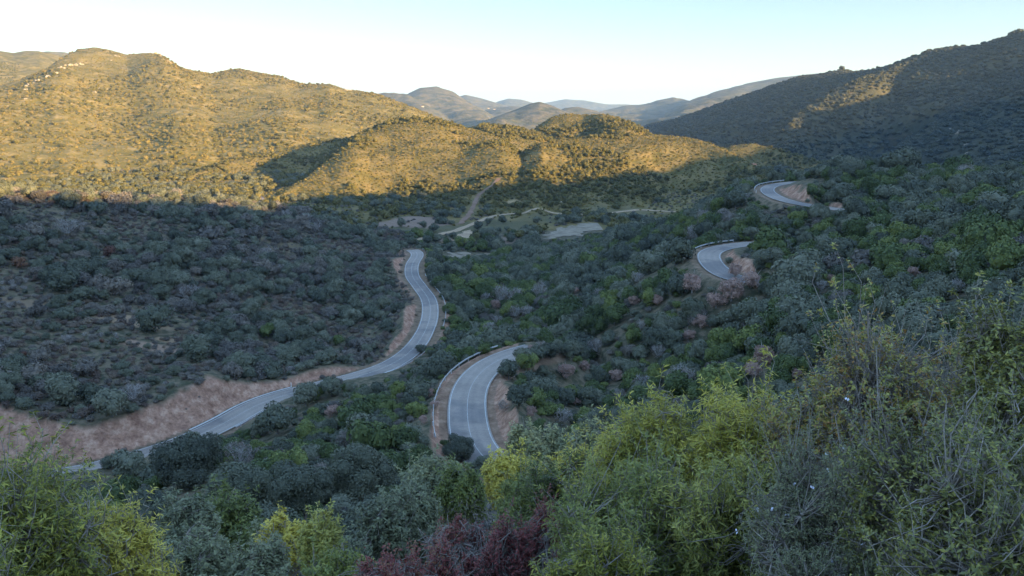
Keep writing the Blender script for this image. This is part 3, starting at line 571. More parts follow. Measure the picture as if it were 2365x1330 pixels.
PROTO['near_grey'] = [crown(f'crown', 130 + i, 9000, .045, MF['scrub'], 16 + i, flat=.8, lr=(.2, .32), spread=.72, core=.45) for i in range(3)]
TRUNK = {'oak': trunk_mesh('trunk', 3, M_BARK), 'green': trunk_mesh('trunk', 4, M_BARK, 4, .045), 'scrub': trunk_mesh('trunk', 5, M_BARK, 4, .035, top=.8), 'grey': bare_crown('trunk', 6, M_PALEBARK), 'brown': trunk_mesh('trunk', 7, M_PALEBARK, 7, .05, top=1.4, spread=.7), 'russet': trunk_mesh('trunk', 9, M_BARK, 4, .035)}
TRUNK['heath'] = TRUNK['scrub']
for k in ('near_oak', 'near_green', 'near_grey'): TRUNK[k] = TRUNK[{'near_oak': 'oak', 'near_green': 'green', 'near_grey': 'scrub'}[k]]
# prototypes for the uncountable masses live in a collection that is not part of the scene
def proto_coll(name, kinds):
    c = bpy.data.collections.new(name); names = []
    for k in kinds:
        for i, me in enumerate(PROTO[k]):
            o = bpy.data.objects.new(f'{name}_{len(names):02d}', me); c.objects.link(o); names.append(k)
    return c, names
def instancer(coll):
    g = bpy.data.node_groups.new('scatter_' + coll.name, 'GeometryNodeTree'); g.interface.new_socket('Geometry', in_out='INPUT', socket_type='NodeSocketGeometry'); g.interface.new_socket('Geometry', in_out='OUTPUT', socket_type='NodeSocketGeometry')
    n, l = g.nodes, g.links; gi = n.new('NodeGroupInput'); go = n.new('NodeGroupOutput'); ip = n.new('GeometryNodeInstanceOnPoints'); ci = n.new('GeometryNodeCollectionInfo')
    ci.inputs['Collection'].default_value = coll; ci.inputs['Separate Children'].default_value = True; ci.inputs['Reset Children'].default_value = True
    l.new(gi.outputs[0], ip.inputs['Points']); l.new(ci.outputs[0], ip.inputs['Instance']); ip.inputs['Pick Instance'].default_value = True
    for nm, ty, sk in (('idx', 'INT', 'Instance Index'), ('rot', 'FLOAT_VECTOR', 'Rotation'), ('scl', 'FLOAT_VECTOR', 'Scale')):
        a = n.new('GeometryNodeInputNamedAttribute'); a.data_type = ty; a.inputs[0].default_value = nm; l.new(a.outputs[0], ip.inputs[sk])
    l.new(ip.outputs[0], go.inputs[0]); return g
def mass(name, label, cat, kinds, P, K, SC, seed=1):
    """P (n,3) points, K list of kind names, SC (n,3) scales"""
    c, names = proto_coll(name, kinds); rg = np.random.default_rng(seed); st = {k: [i for i, q in enumerate(names) if q == k] for k in kinds}
    idx = np.array([st[k][int(rg.integers(len(st[k])))] for k in K], np.int32)
    me = bpy.data.meshes.new(name); me.vertices.add(len(P)); me.vertices.foreach_set('co', np.asarray(P, np.float32).ravel())
    a = me.attributes.new('idx', 'INT', 'POINT'); a.data.foreach_set('value', idx)
    a = me.attributes.new('rot', 'FLOAT_VECTOR', 'POINT'); a.data.foreach_set('vector', np.stack([rg.normal(size=len(P)) * .08, rg.normal(size=len(P)) * .08, rg.uniform(0, 6.28, len(P))], 1).astype(np.float32).ravel())
    a = me.attributes.new('scl', 'FLOAT_VECTOR', 'POINT'); a.data.foreach_set('vector', np.asarray(SC, np.float32).ravel())
    o = link(name, me); tag(o, label, cat, kind='stuff'); md = o.modifiers.new('scatter', 'NODES'); md.node_group = instancer(c); print(name, len(P)); return o
# ------------------------------------------------------------------ where the plants stand
rg = np.random.default_rng(11)
# ground visibility from the viewpoint, used only to skip far hidden ground
_rm = np.maximum.accumulate(ZS / RR[None, :], axis=1); _rm = np.c_[_rm[:, :1], _rm[:, :-1]]
def hidden(x, y, top): return top < gz(x, y, _rm) * np.hypot(x, y)
def jgrid(x0, x1, y0, y1, s, r0, r1, amax=38):
    gx, gy = np.meshgrid(np.arange(x0, x1, s), np.arange(y0, y1, s), indexing='ij'); gx = gx + (np.arange(gx.shape[1]) % 2)[None, :] * s * .5
    x = gx.ravel() + rg.uniform(-.42, .42, gx.size) * s; y = gy.ravel() + rg.uniform(-.42, .42, gx.size) * s
    r = np.hypot(x, y); a = np.abs(np.arctan2(x, y)); k = (r > r0) & (r < r1) & (a < R(amax)); return x[k], y[k]
RSAMP = []      # road samples that the photograph shows uncovered
for k, rngs in (('A', ((135, 262), (338, 372), (505, 682), (806, 962), (940, 1010))), ('B', ((1020, 1178),)), ('C', ((1600, 1692),)), ('D', ((1745, 1822),))):
    for q in road_pts[k][::2]:
        for dd in (-3.2, 0, 3.2) + ((-5.2, -6) if k in 'BCD' else ()):
            px, py = proj(q[0], q[1], q[2]); px, py, r = float(px), float(py), math.hypot(q[0], q[1])
            if any(a <= px <= b for a, b in rngs) and not (k == 'B' and py > 1012) and not (k == 'A' and 955 < px < 985 and 785 < py < 815): RSAMP.append((px + dd * FPX / r * .85, py, r))
for k, off, rngs in (('A', 7.0, ((-50, 640), (700, 1000))), ('C', -6.0, ((1660, 1725),)), ('D', -6.5, ((1795, 1945),))):    # open cut banks
    b_ = offset_line(road_pts[k], off)[::3]
    for q in b_:
        px, py = proj(q[0], q[1], q[2] + 1.6)
        if any(a <= px <= b for a, b in rngs) and not (px > 650 and k == 'A' and px < 700): RSAMP.append((float(px), float(py), math.hypot(q[0], q[1]) + (2 if k != 'A' else 0)))
for v in PATCH[:2]:
    for q in v[::25]: px, py = proj(q[0], q[1], -64.0); RSAMP.append((float(px), float(py), math.hypot(*q)))
RSAMP = np.array(RSAMP)
def blocks(x, y, z, rad, hgt):
    """does a plant of this size, standing here, cover open road"""
    r = np.hypot(x, y); px, py = proj(x, y, z + hgt * .5); hgt = hgt * 1.2; px, py = proj(x, y, z + hgt * .5); rp = rad * FPX / r; hp = hgt * .5 * FPX / r; out = np.zeros(x.shape, bool)
    for q in RSAMP: out |= (np.hypot((px - q[0]) / (rp + 2), (py - q[1]) / (hp + 2)) < .96) & (r < q[2] + 1)
    return out
def road_side(x, y):
    p = road_pts['A'][::6]; d, z, s = nearest(x, y, p); return s
def free(x, y, rad, allow_bank=0.5):
    ok = (gz(x, y, CTS) < allow_bank) & (gz(x, y, RDS) > 3.6 + rad * .6)
    for p, w in TRACKS:
        d = np.full(x.shape, 1e9)
        for q in p[::2]: d = np.minimum(d, np.hypot(x - q[0], y - q[1]))
        ok &= d > w + rad * .7
    for v in PATCH:
        c = v.mean(0); near = np.hypot(x - c[0], y - c[1]) < 120; xi = np.where(near & ok)[0]
        if len(xi):
            vv = v[::3]; d = np.min(np.hypot(x[xi, None] - vv[None, :, 0], y[xi, None] - vv[None, :, 1]), axis=1); ok[xi[d < 2 + rad[xi] * .6]] = False
    for cx, cy, rx, ry in CLEAR: ok &= ~((np.hypot((x - cx) / rx, (y - cy) / ry) < .95) & (_h(np.floor(x * 7), np.floor(y * 7), 3) < .78) & (gz(x, y) < -55))
    return ok
ITEMS = []   # x, y, radius, height factor, kind  (r < 430)
SPECIAL = []
def special(px, py, r, rpx, kind, label=None, hf=1.0):
    """a tree picked out in the photograph: centre of its crown, distance, radius in px"""
    a, t = pix(px, py); a = float(a); t = float(t)
    if kind != 'near_oak':
        q = np.linspace(r * .55, r * 1.6, 500); g = gz(q * math.sin(a), q * math.cos(a)) + rpx * q / FPX * .85; k = int(np.argmax(g > q * t)); r = float(q[k]) if g[k] > q[k] * t else r
    rad = rpx * r / FPX; x = r * math.sin(a); y = r * math.cos(a); SPECIAL.append((x, y, rad, hf, kind, label, float(r * t)))
for s in (
 (290, 1066, 138, 46, 'oak', 'dark round oak standing alone in front of the lower left road'), (435, 1052, 96, 100, 'near_oak', 'tall grey green oak whose crown covers the lower road and bank'),
 (830, 1075, 64, 105, 'near_oak', 'broad silvery oak in the middle below the two roadside oaks'), (700, 1120, 60, 100, 'near_oak', 'dark leafy oak right of the broad oak below the lower road'), (560, 1120, 78, 110, 'near_oak', 'broad grey green oak below the tall one over the lower road'), (330, 1190, 84, 90, 'near_oak', 'broad dark oak just below the lower left road end'),
 (705, 908, 160, 38, 'oak', 'left one of the two dark oaks covering the road near the bank notch'), (766, 890, 163, 33, 'oak', 'right one of the two dark oaks covering the road near the bank notch'),
 (640, 962, 137, 52, 'oak', 'dark oak at the roadside just below the road curve'), (973, 801, 199, 17, 'oak', 'small oak leaning over the edge of the long road'),
 (1060, 1030, 101, 52, 'near_oak', 'dark oak covering the lower end of the hairpin road'), (1120, 1075, 92, 48, 'near_oak', 'dark oak right below the end of the hairpin'), (148, 893, 182, 50, 'oak', 'large dark oak on the left hill above the red bank'),
 (255, 925, 172, 45, 'oak', 'dark oak on the rim of the red bank'), (355, 727, 219, 44, 'oak', 'wide dark oak beside the bare patch on the left hill'), (275, 650, 245, 36, 'scrub', 'large silver green bush above the bare patch on the left hill'),
 (780, 780, 212, 22, 'green', 'bright green bush low on the left hill'), (615, 760, 216, 26, 'green', 'pale green oak on the lower left hill'), (150, 640, 250, 40, 'oak', 'dark oak on the upper left hill'), (450, 800, 200, 42, 'oak', 'large oak above the highest part of the red bank'),
 (1560, 575, 212, 46, 'oak', 'big dark oak hiding the left edge of the upper bend'), (1500, 600, 218, 40, 'oak', 'dark oak left of the big oak by the upper bend'),
 (1700, 455, 281, 34, 'oak', 'dark oak just left of the highest bend'), (1420, 720, 186, 40, 'green', 'green tree in the wood right of the hairpin'), (1200, 905, 124, 40, 'oak', 'oak standing at the top of the inner bank of the hairpin'),
 (1175, 850, 132, 34, 'oak', 'oak overhanging the far end of the hairpin'), (1215, 830, 134, 34, 'green', 'green tree behind the far end of the hairpin')): special(*s)
for s in ((925, 512, 480, 15), (978, 516, 470, 12), (1003, 524, 460, 14), (1042, 511, 480, 9), (880, 536, 430, 14), (1105, 519, 465, 15), (1128, 508, 480, 10), (1162, 505, 480, 13), (1171, 527, 440, 9), (1152, 529, 440, 9), (1010, 545, 430, 16), (985, 550, 425, 14), (1045, 543, 430, 13), (1100, 539, 430, 12), (955, 555, 420, 14), (1240, 505, 480, 12), (1290, 500, 480, 11), (1210, 530, 445, 14), (1330, 505, 480, 13), (1235, 525, 450, 12), (1180, 548, 425, 14), (1400, 505, 480, 14), (1440, 500, 480, 14)): special(*s, 'oak', 'round dark oak standing in the open valley clearing by the dirt track')
for s in ((1205, 818, 128, 30), (1238, 808, 130, 32), (1272, 806, 130, 32), (1308, 804, 132, 30)): special(*s, 'oak', 'oak hiding the far end of the hairpin road in a row of four')
for i, s in enumerate(((1690, 662, 172, 40), (1735, 640, 176, 32), (1600, 648, 182, 34), (1655, 690, 160, 28), (1618, 738, 150, 24), (1330, 668, 215, 12), (1225, 803, 140, 13), (1308, 852, 128, 28), (1350, 842, 132, 18), (1425, 862, 128, 22), (1765, 815, 112, 38),
 (1740, 850, 106, 28), (990, 905, 128, 17), (1003, 930, 122, 15), (976, 967, 116, 16), (1228, 945, 110, 16), (1145, 700, 236, 16), (765, 945, 134, 22), (1520, 690, 190, 20), (1330, 925, 108, 14), (1225, 955, 108, 13), (1590, 770, 140, 20), (1700, 620, 190, 24),
 (1920, 640, 150, 14), (2110, 625, 140, 18), (1465, 690, 196, 18), (1840, 860, 98, 20))): special(*s, 'brown')
for s in ((250, 575, 275, 20), (45, 600, 262, 20), (235, 785, 208, 9), (55, 815, 200, 10)): special(*s, 'russet')
for s in ((1470, 640, 235, 22), (1190, 720, 215, 24), (1380, 800, 150, 30), (1520, 810, 140, 26), (1300, 960, 104, 30), (1160, 935, 112, 20), (1430, 910, 120, 22), (1900, 660, 145, 20), (2210, 660, 112, 24), (1600, 740, 154, 20), (1250, 800, 140, 22), (1480, 750, 168, 20)): special(*s, 'grey')
sx = np.array([s[0] for s in SPECIAL]); sy = np.array([s[1] for s in SPECIAL]); sr = np.array([s[2] for s in SPECIAL])
def clear_of_specials(x, y, rad):
    out = np.ones(x.shape, bool); px, py = proj(x, y, gz(x, y) + rad * .9); r = np.hypot(x, y)
    for s in SPECIAL:
        q, w = proj(s[0], s[1], s[6]); rr = math.hypot(s[0], s[1]); rp = s[2] * FPX / rr
        out &= ~(((np.hypot(px - q, py - w) < rp * .8 + rad * FPX / r * .5) & (r < rr) & (r > rr * .6)) | (np.hypot(x - s[0], y - s[1]) < s[2] * .9))
    return out
def add(x, y, rad, hf, kinds_p, noise_s, seed):
    rad = rad * np.exp(rg.normal(size=len(rad)) * .22)
    z = gz(x, y); ok = free(x, y, rad) & ~hidden(x, y, z + 9); x, y, rad, hf, z = (v[ok] for v in (x, y, rad, hf, z))
    ok = ~blocks(x, y, z, rad, rad * 1.6 * hf) & clear_of_specials(x, y, rad); x, y, rad, hf = (v[ok] for v in (x, y, rad, hf))
    u = np.clip(vnoise(x / noise_s, y / noise_s, seed) * .55 + rg.random(len(x)) * .65 - .1, 0, .999)
    for i in range(len(x)):
        c = 0
        for k, p in kinds_p:
            c += p
            if u[i] <= c: break
        ITEMS.append((x[i], y[i], rad[i], hf[i], k))
# wooded slope on the right of the valley road
x, y = jgrid(-260, 290, 30, 430, 3.7, 58, 420); s = road_side(x, y); left = (s > 0) & (gz(x, y) < -20) & (np.arctan2(x, y) < R(-5.0)) & (np.hypot(x, y) > 140)
near_l = (np.arctan2(x, y) < float(pix(965, 700)[0])) & (np.hypot(x, y) > 150) & (s > 0)
L = left | near_l
xr, yr = x[~L], y[~L]; add(xr, yr, rg.uniform(1.9, 3.5, len(xr)) * np.clip(np.hypot(xr, yr) / 150, .62, 1), rg.uniform(.85, 1.25, len(xr)), (('oak', .46), ('green', .38), ('scrub', .09), ('grey', .07)), 26, 21)
# thinner scrub with scattered oaks on the left hill
xl, yl = x[L], y[L]; k = vnoise(xl / 22, yl / 22, 5) + rg.random(len(xl)) * .5 > .66; add(xl[k], yl[k], rg.uniform(1.5, 3.5, k.sum()), rg.uniform(.8, 1.1, k.sum()), (('oak', .5), ('scrub', .4), ('grey', .1)), 18, 22)
xl, yl = jgrid(-260, 10, 90, 430, 2.05, 150, 420); s = road_side(xl, yl); k = (s > 0) & (np.arctan2(xl, yl) < float(pix(975, 700)[0])) & (vnoise(xl / 9, yl / 9, 55) + rg.random(len(xl)) * .8 > .33)
add(xl[k], yl[k], rg.uniform(.55, 1.35, k.sum()), rg.uniform(.7, 1.1, k.sum()), (('heath', .40), ('scrub', .34), ('oak', .10), ('grey', .16)), 12, 23)
x, y = jgrid(-260, 290, 30, 430, 2.5, 50, 420); s = road_side(x, y)
k = ~((s > 0) & (np.arctan2(x, y) < float(pix(965, 700)[0])) & (np.hypot(x, y) > 150)); x, y = x[k], y[k]
add(x, y, rg.uniform(.8, 1.7, len(x)), rg.uniform(.75, 1.1, len(x)), (('green', .4), ('oak', .3), ('scrub', .3)), 14, 24)
# a few tufts on the red banks
xb, yb = jgrid(-260, 60, 90, 330, 2.2, 140, 330); sb = gz(xb, yb, SS); k = (sb > .5) & (gz(xb, yb, RDS) > 6.5) & (rg.random(len(xb)) < .05)
for i in np.where(k)[0]: ITEMS.append((xb[i], yb[i], rg.uniform(.3, .7), .8, 'scrub'))
# near slope below the viewpoint
x, y = jgrid(-70, 80, 8, 66, 2.9, 20, 64, 40); rr = np.hypot(x, y); k = rg.random(len(x)) < .95; add(x[k], y[k], np.where(rr[k] > 36, rg.uniform(2.1, 3.7, k.sum()), rg.uniform(1.2, 2.1, k.sum())), rg.uniform(.75, 1.05, k.sum()), (('near_oak', .42), ('near_green', .34), ('near_grey', .24)), 9, 31)
ITEMS = [i for i in ITEMS]
print('items', len(ITEMS), 'special', len(SPECIAL))
# far trees and scrub
def far_set(s, r0, r1, cond, rad, hf, seed, kinds, lim=None, amax=37):
    X, Y = jgrid(-r1 * math.sin(R(amax)), r1 * math.sin(R(amax)), r0 * .75, r1, s, r0, r1, amax); z = gz(X, Y); k = cond(X, Y, z) & ~hidden(X, Y, z + 14); X, Y, z = X[k], Y[k], z[k]
    rr = rg.uniform(*rad, len(X)); ok = free(X, Y, rr); X, Y, z, rr = X[ok], Y[ok], z[ok], rr[ok]
    return X, Y, z, rr, rr * rg.uniform(*hf, len(X)), [kinds[int(v * len(kinds))] for v in rg.random(len(X))]
# ------------------------------------------------------------------ individuals and masses
GNAME = {'oak': 'holm_oak_tree', 'near_oak': 'holm_oak_tree', 'green': 'strawberry_tree', 'near_green': 'strawberry_tree', 'scrub': 'shrub', 'heath': 'shrub', 'near_grey': 'shrub', 'grey': 'bare_tree', 'brown': 'dry_tree', 'russet': 'russet_shrub'}
CAT = {'holm_oak_tree': 'oak tree', 'strawberry_tree': 'green tree', 'shrub': 'shrub', 'bare_tree': 'bare tree', 'dry_tree': 'dry tree', 'russet_shrub': 'russet shrub'}
LOOK = {'holm_oak_tree': 'dark grey green oak', 'strawberry_tree': 'fresh green rounded tree', 'shrub': 'greyish scrub bush', 'bare_tree': 'leafless pale grey tree', 'dry_tree': 'reddish brown dry tree', 'russet_shrub': 'russet red bush'}
GRP = {'holm_oak_tree': 'oaks', 'strawberry_tree': 'green trees', 'shrub': 'scrub bushes', 'bare_tree': 'bare trees', 'dry_tree': 'dry brown trees', 'russet_shrub': 'russet bushes'}
ZONES = [('on the left hill above the red bank', (-400, 560, 700, 985)), ('high on the left hill under the skyline', (-400, 380, 960, 560)), ('on the lower left hill beside the long road', (700, 560, 960, 860)),
 ('between the long road and the hairpin', (680, 780, 1030, 1000)), ('on the slope just below the lower left road', (-400, 985, 700, 1130)), ('in the valley wood beyond the hairpin', (960, 580, 1330, 800)),
 ('in the wood inside the hairpin', (1140, 800, 1500, 960)), ('below the hairpin road end', (700, 1000, 1180, 1130)), ('in the dense wood below the upper bend', (1330, 600, 1700, 800)), ('on the wooded knob above the highest bend', (1780, 340, 2200, 480)),
 ('between the upper bend and the highest bend', (1560, 440, 1960, 600)), ('at the far edge of the wood towards the riverbed', (1000, 440, 1560, 600)), ('on the steep wooded slope under the right bushes', (1500, 800, 2700, 1330)),
 ('on the wooded slope right of the upper bend', (1700, 560, 2100, 800)), ('high on the wooded slope at the right edge', (1960, 360, 2700, 620)), ('on the dark slope at the right edge', (2100, 600, 2700, 820)), ('among the bushes right below the viewpoint', (-500, 1080, 2700, 1700)), ('in the middle of the wooded slope', (-500, 0, 2700, 2000))]
def zone(px, py):
    for nm, (a, b, c, d) in ZONES:
        if a <= px < c and b <= py < d: return nm
def plant(kind, x, y, z, rad, hf, rz, label, group, i):
    nm = GNAME[kind]; e = bpy.data.objects.new(nm, None); C.collection.objects.link(e); e.empty_display_size = .3
    e.location = (x, y, z); e.rotation_euler = (0, 0, rz); e.scale = (rad, rad, rad * hf); tag(e, label, CAT[nm], group)
    link('crown', PROTO[kind][i % len(PROTO[kind])], e); link('trunk', TRUNK[kind], e); return e
for i, s in enumerate(SPECIAL):
    x, y, rad, hf, kind, lab, zc = s; zg = float(gz(x, y)); hf = float(np.clip((zc - zg) / (rad * .75), .8, 2.2)); nm = GNAME[kind]; z = zc - rad * hf * .75
    px, py = proj(x, y, zc); g = None
    if lab and 'valley clearing' in lab: g = 'oaks in the valley clearing'
    if lab and 'row of four' in lab: g = 'oaks hiding the end of the hairpin'
    if not lab: lab = f'{LOOK[nm]} {zone(px, py)}'; g = f'{GRP[nm]} {zone(px, py)}'
    hf = .95; z = zc - rad * hf * .8; e = plant(kind, x, y, min(z, zg), rad, hf, rg.uniform(0, 6.28), lab, g, i)
    if z > zg:     # a tall tree: its crown sits higher on a longer trunk
        up = (z - zg) / (rad * hf); e.children[0].location = (0, 0, up); e.children[1].scale = (1, 1, (up + .9) / .9)
ITEMS.sort(key=lambda t: -(t[2] / math.hypot(t[0], t[1])))
count = {}; rest = []
xi = np.array([t[0] for t in ITEMS]); yi = np.array([t[1] for t in ITEMS]); zi = gz(xi, yi)
for i, (x, y, rad, hf, kind) in enumerate(ITEMS):
    nm = GNAME[kind]; z = float(zi[i]); px, py = (float(v) for v in proj(x, y, z + rad * hf * .8)); inside = -20 < px < 2385 and py < 1345
    lim = {'holm_oak_tree': 265, 'strawberry_tree': 298, 'shrub': 290, 'bare_tree': 285, 'dry_tree': 270, 'russet_shrub': 250}[nm]
    if inside and count.get(nm, 0) < lim:
        count[nm] = count.get(nm, 0) + 1; zn = zone(px, py)
        plant(kind, x, y, z - .15, rad, hf, rg.uniform(0, 6.28), f'{LOOK[nm]} {zn}', f'{GRP[nm]} {zn}', int(rg.integers(99)))
    else: rest.append(i)
print('individuals', count, 'rest', len(rest))
Lm = [i for i in rest if xi[i] < -5 and math.atan2(xi[i], yi[i]) < float(pix(975, 700)[0])]; Ls = set(Lm); Rm = [i for i in rest if i not in Ls]
def mass_of(name, label, cat, ids):
    ks = sorted({ITEMS[i][4] for i in ids}); mass(name, label, cat, ks, np.stack([xi[ids], yi[ids], zi[ids] - .15], 1), [ITEMS[i][4] for i in ids], np.array([(ITEMS[i][2], ITEMS[i][2], ITEMS[i][2] * ITEMS[i][3]) for i in ids]))
mass_of('scrubland', 'grey green scrub and small oaks covering the left hill', 'scrub', Lm)
mass_of('woodland', 'dense evergreen wood covering the right slope and valley', 'woodland', Rm)
cl4 = lambda X, Y, ids: np.isin(cls_at(X, Y), ids)
def far_mass(name, label, cat, sets):
    P = []; K = []; S = []
    for X, Y, z, rr, h, ks in sets: P.append(np.stack([X, Y, z - rr * .25], 1)); K += ks; S.append(np.stack([rr, rr, h], 1))
    mass(name, label, cat, sorted(set(K)), np.vstack(P), K, np.vstack(S))
nz = lambda X, Y, s, sd: fbm(X / s, Y / s, sd, 3)
far_mass('hill_woodland', 'oak trees and scrub covering the sunlit middle hill', 'woodland', [
    far_set(5.6, 420, 1250, lambda X, Y, z: cl4(X, Y, [0, 1, 2, 3, 4, 12]) & (nz(X, Y, 80, 171) + .35 * nz(X, Y, 25, 172) > np.where(z < -48, -.1, .13)), (1.6, 3.6), (.75, 1.1), 1, ['far']),
    far_set(3.3, 420, 1150, lambda X, Y, z: cl4(X, Y, [0, 1, 2, 3, 4, 12]), (.8, 1.9), (.55, .9), 2, ['farscrub', 'farscrub', 'farscrub', 'farscrub', 'far'])])
far_mass('valley_woodland', 'oaks scattered over the valley floor', 'woodland', [
    far_set(6.8, 405, 1500, lambda X, Y, z: cl4(X, Y, [-1]) & (nz(X, Y, 50, 73) > -.12), (2.4, 4.6), (.8, 1.1), 3, ['oak', 'far', 'far']),
    far_set(5.0, 405, 1000, lambda X, Y, z: cl4(X, Y, [-1]), (.8, 1.8), (.7, 1.0), 4, ['farscrub', 'far', 'scrub'])])
far_mass('mountain_scrub', 'scattered bushes and trees on the sunlit left mountain', 'scrub', [
    far_set(11, 700, 2300, lambda X, Y, z: cl4(X, Y, [5]) & (nz(X, Y, 160, 74) + .5 * nz(X, Y, 40, 75) > .02 + z / 900), (2.2, 5.0), (.6, 1.0), 5, ['far', 'farscrub']),
    far_set(7, 700, 2300, lambda X, Y, z: cl4(X, Y, [5]) & (rg.random(len(X)) < .7), (1.2, 2.6), (.5, .9), 6, ['farscrub'])])
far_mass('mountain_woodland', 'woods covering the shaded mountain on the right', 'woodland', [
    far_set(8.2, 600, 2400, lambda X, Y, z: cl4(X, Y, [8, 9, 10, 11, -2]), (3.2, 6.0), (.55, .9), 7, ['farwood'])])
# ------------------------------------------------------------------ guardrails
def guardrail(k, side, off, sel, label, both=False):
    p = road_pts[k]; q = offset_line(p, side * off); px, py = proj(p[:, 0], p[:, 1], p[:, 2]); i = np.where([sel(a, b) for a, b in zip(px, py)])[0]
    q = q[i.min():i.max() + 1].copy(); q[:, 2] = np.maximum(gz(q[:, 0], q[:, 1]), road_pts[k][i.min():i.max() + 1, 2] - .25)
    for _ in range(3): q[1:-1, 2] = (q[:-2, 2] + q[2:, 2]) / 2
    root = bpy.data.objects.new('guardrail', None); C.collection.objects.link(root); root.location = q[0]; tag(root, label, 'guardrail'); o = q[0]
    prof = [(0, .44), (.05, .52), (0, .60), (.05, .68), (0, .76), (-.025, .76), (-.025, .44)]
    t = np.gradient(q[:, :2], axis=0); t /= np.linalg.norm(t, axis=1)[:, None]; nrm = np.stack([-t[:, 1], t[:, 0]], 1) * -side
    V = np.concatenate([np.stack([q[:, 0] + nrm[:, 0] * d, q[:, 1] + nrm[:, 1] * d, q[:, 2] + h], 1)[:, None] for d, h in prof], 1) - o; n = len(prof); m = len(q)
    F = [(a * n + b, a * n + (b + 1) % n, (a + 1) * n + (b + 1) % n, (a + 1) * n + b) for a in range(m - 1) for b in range(n)]
    link('beam', mesh_np('beam', V.reshape(-1, 3), np.array(F), M_STEEL), root)
    pm = MB().box((0, 0, .3), (.10, .14, .9)).mesh('post', M_STEEL)
    for a in range(1, m, 3):
        e = link('post', pm, root); e.location = q[a] - o - np.array([nrm[a, 0] * .1, nrm[a, 1] * .1, 0]); e.rotation_euler = (0, 0, math.atan2(t[a, 1], t[a, 0]))
    return root
guardrail('B', 1, 5.2, lambda x, y: y < 1025 and x < 1200, 'steel guardrail curving round the outside of the middle hairpin')
guardrail('C', 1, 4.3, lambda x, y: y < 600 and x < 1720, 'steel guardrail round the outside of the upper bend')
guardrail('D', 1, 4.3, lambda x, y: y < 442 and x < 1830, 'steel guardrail round the outside of the highest bend')
guardrail('A', -1, 4.6, lambda x, y: 636 < y < 760 and x > 940, 'steel guardrail along the right edge of the long road')
guardrail('A', -1, 4.4, lambda x, y: 500 < x < 600 and y > 900, 'short steel guardrail at the road bend under the notched red bank')
guardrail('A', -1, 4.2, lambda x, y: 845 < x < 960 and 800 < y < 880, 'steel guardrail on the road bend above the hairpin')
guardrail('A', -1, 4.2, lambda x, y: y < 597, 'steel guardrail where the long road turns behind the left hill')
# marker posts
pm = MB().box((0, 0, .55), (.12, .08, 1.1)).mesh('marker_post', M_WHITE)
for k, i, off, lab in (('D', 55, 4.3, 'white marker post under the red bank of the highest bend'), ('A', 60, 4.0, 'white marker post beside the lower left road'), ('A', 250, -4.2, 'white marker post at the end of the long road')):
    q = offset_line(road_pts[k], off)[min(i, len(road_pts[k]) - 2)]; o = link('marker_post', pm); o.location = (q[0], q[1], float(gz(q[0], q[1])) - .05); tag(o, lab, 'marker post')
# ------------------------------------------------------------------ rock outcrops
def rock(px, py, wpx, label, group=None, hf=.5, r0=700, r1=2600, m=None, seed=0, n=7):
    rgk = np.random.default_rng(seed + int(px * 3 + py)); p = hit(px, py, r0, r1); W = wpx * math.hypot(p[0], p[1]) / FPX; iv, jf = ico(); V = []; F = []; nv = 0
    import bmesh
    b = bmesh.new(); bmesh.ops.create_icosphere(b, subdivisions=2, radius=1); iv = np.array([v.co[:] for v in b.verts]); jf = np.array([[v.index for v in f.verts] for f in b.faces]); b.free()
    for i in range(n):
        c = np.array([rgk.uniform(-.5, .5) * W, rgk.uniform(-.25, .25) * W, 0]); s = W * rgk.uniform(.10, .24); z = float(gz(p[0] + c[0], p[1] + c[1])) - p[2]
        d = rsphere(7, rgk); cut = np.minimum(1, np.min(.72 / np.maximum((iv @ d.T), .01), axis=1)); v = iv * cut[:, None] * np.array([1, .8, rgk.uniform(.6, 1.2) * hf * 2]) * s * (1 + rgk.normal(size=(len(iv), 1)) * .07)
        V.append(v + c + np.array([0, 0, z + s * .2])); F.append(jf + nv); nv += len(iv)
    o = link('rock_outcrop', mesh_np('rock_outcrop', np.vstack(V), np.vstack(F), m or M_ROCK)); o.location = p; tag(o, label, 'rock outcrop', group)
G1 = 'rocks along the left mountain ridge'
for px, py, w in ((184, 149, 12), (170, 151, 14), (157, 152, 14), (142, 157, 14), (126, 170, 14), (112, 177, 13), (84, 188, 14), (70, 196, 16), (60, 208, 12), (42, 220, 10), (27, 238, 9), (19, 246, 8), (56, 229, 9)): rock(px, py, w, 'pale rock in the slanting row along the left mountain ridge', G1)
for px, py, w, lab in ((345, 121, 14, 'left rock of the pale crag on the left mountain summit'), (362, 124, 16, 'middle rock of the pale crag on the left mountain summit'), (377, 132, 14, 'right rock of the pale crag on the left mountain summit'), (389, 142, 10, 'lowest rock of the pale crag beside the mountain summit'),
   (271, 130, 10, 'small pale rock left of the summit crag'), (259, 140, 6, 'tiny pale rock below the small rock left of the crag'), (230, 206, 14, 'pale rock in the middle of the left mountain face'), (244, 206, 8, 'small pale rock touching the mid face rock'), (217, 213, 9, 'small pale rock below the mid face rock'),
   (384, 198, 7, 'small rock below the summit crag'), (416, 206, 6, 'tiny rock right of the small rock below the crag'), (650, 176, 15, 'pale rock crag on the second summit of the left mountain'), (805, 209, 14, 'pale rocks on the right end of the left mountain ridge')): rock(px, py, w, lab)
for px, py, w, lab in ((2232, 335, 9, 'upright grey rock on the shaded right mountain'), (2195, 300, 10, 'upper grey rocks on the shaded right mountain'), (2215, 308, 12, 'grey rocks between the upper and upright rocks on the right mountain'), (2230, 356, 8, 'lowest grey rock on the shaded right mountain')): rock(px, py, w, lab, hf=.9)
rock(1297, 467, 12, 'small pale rock heap above the dirt track', r0=430, r1=900, hf=.35)
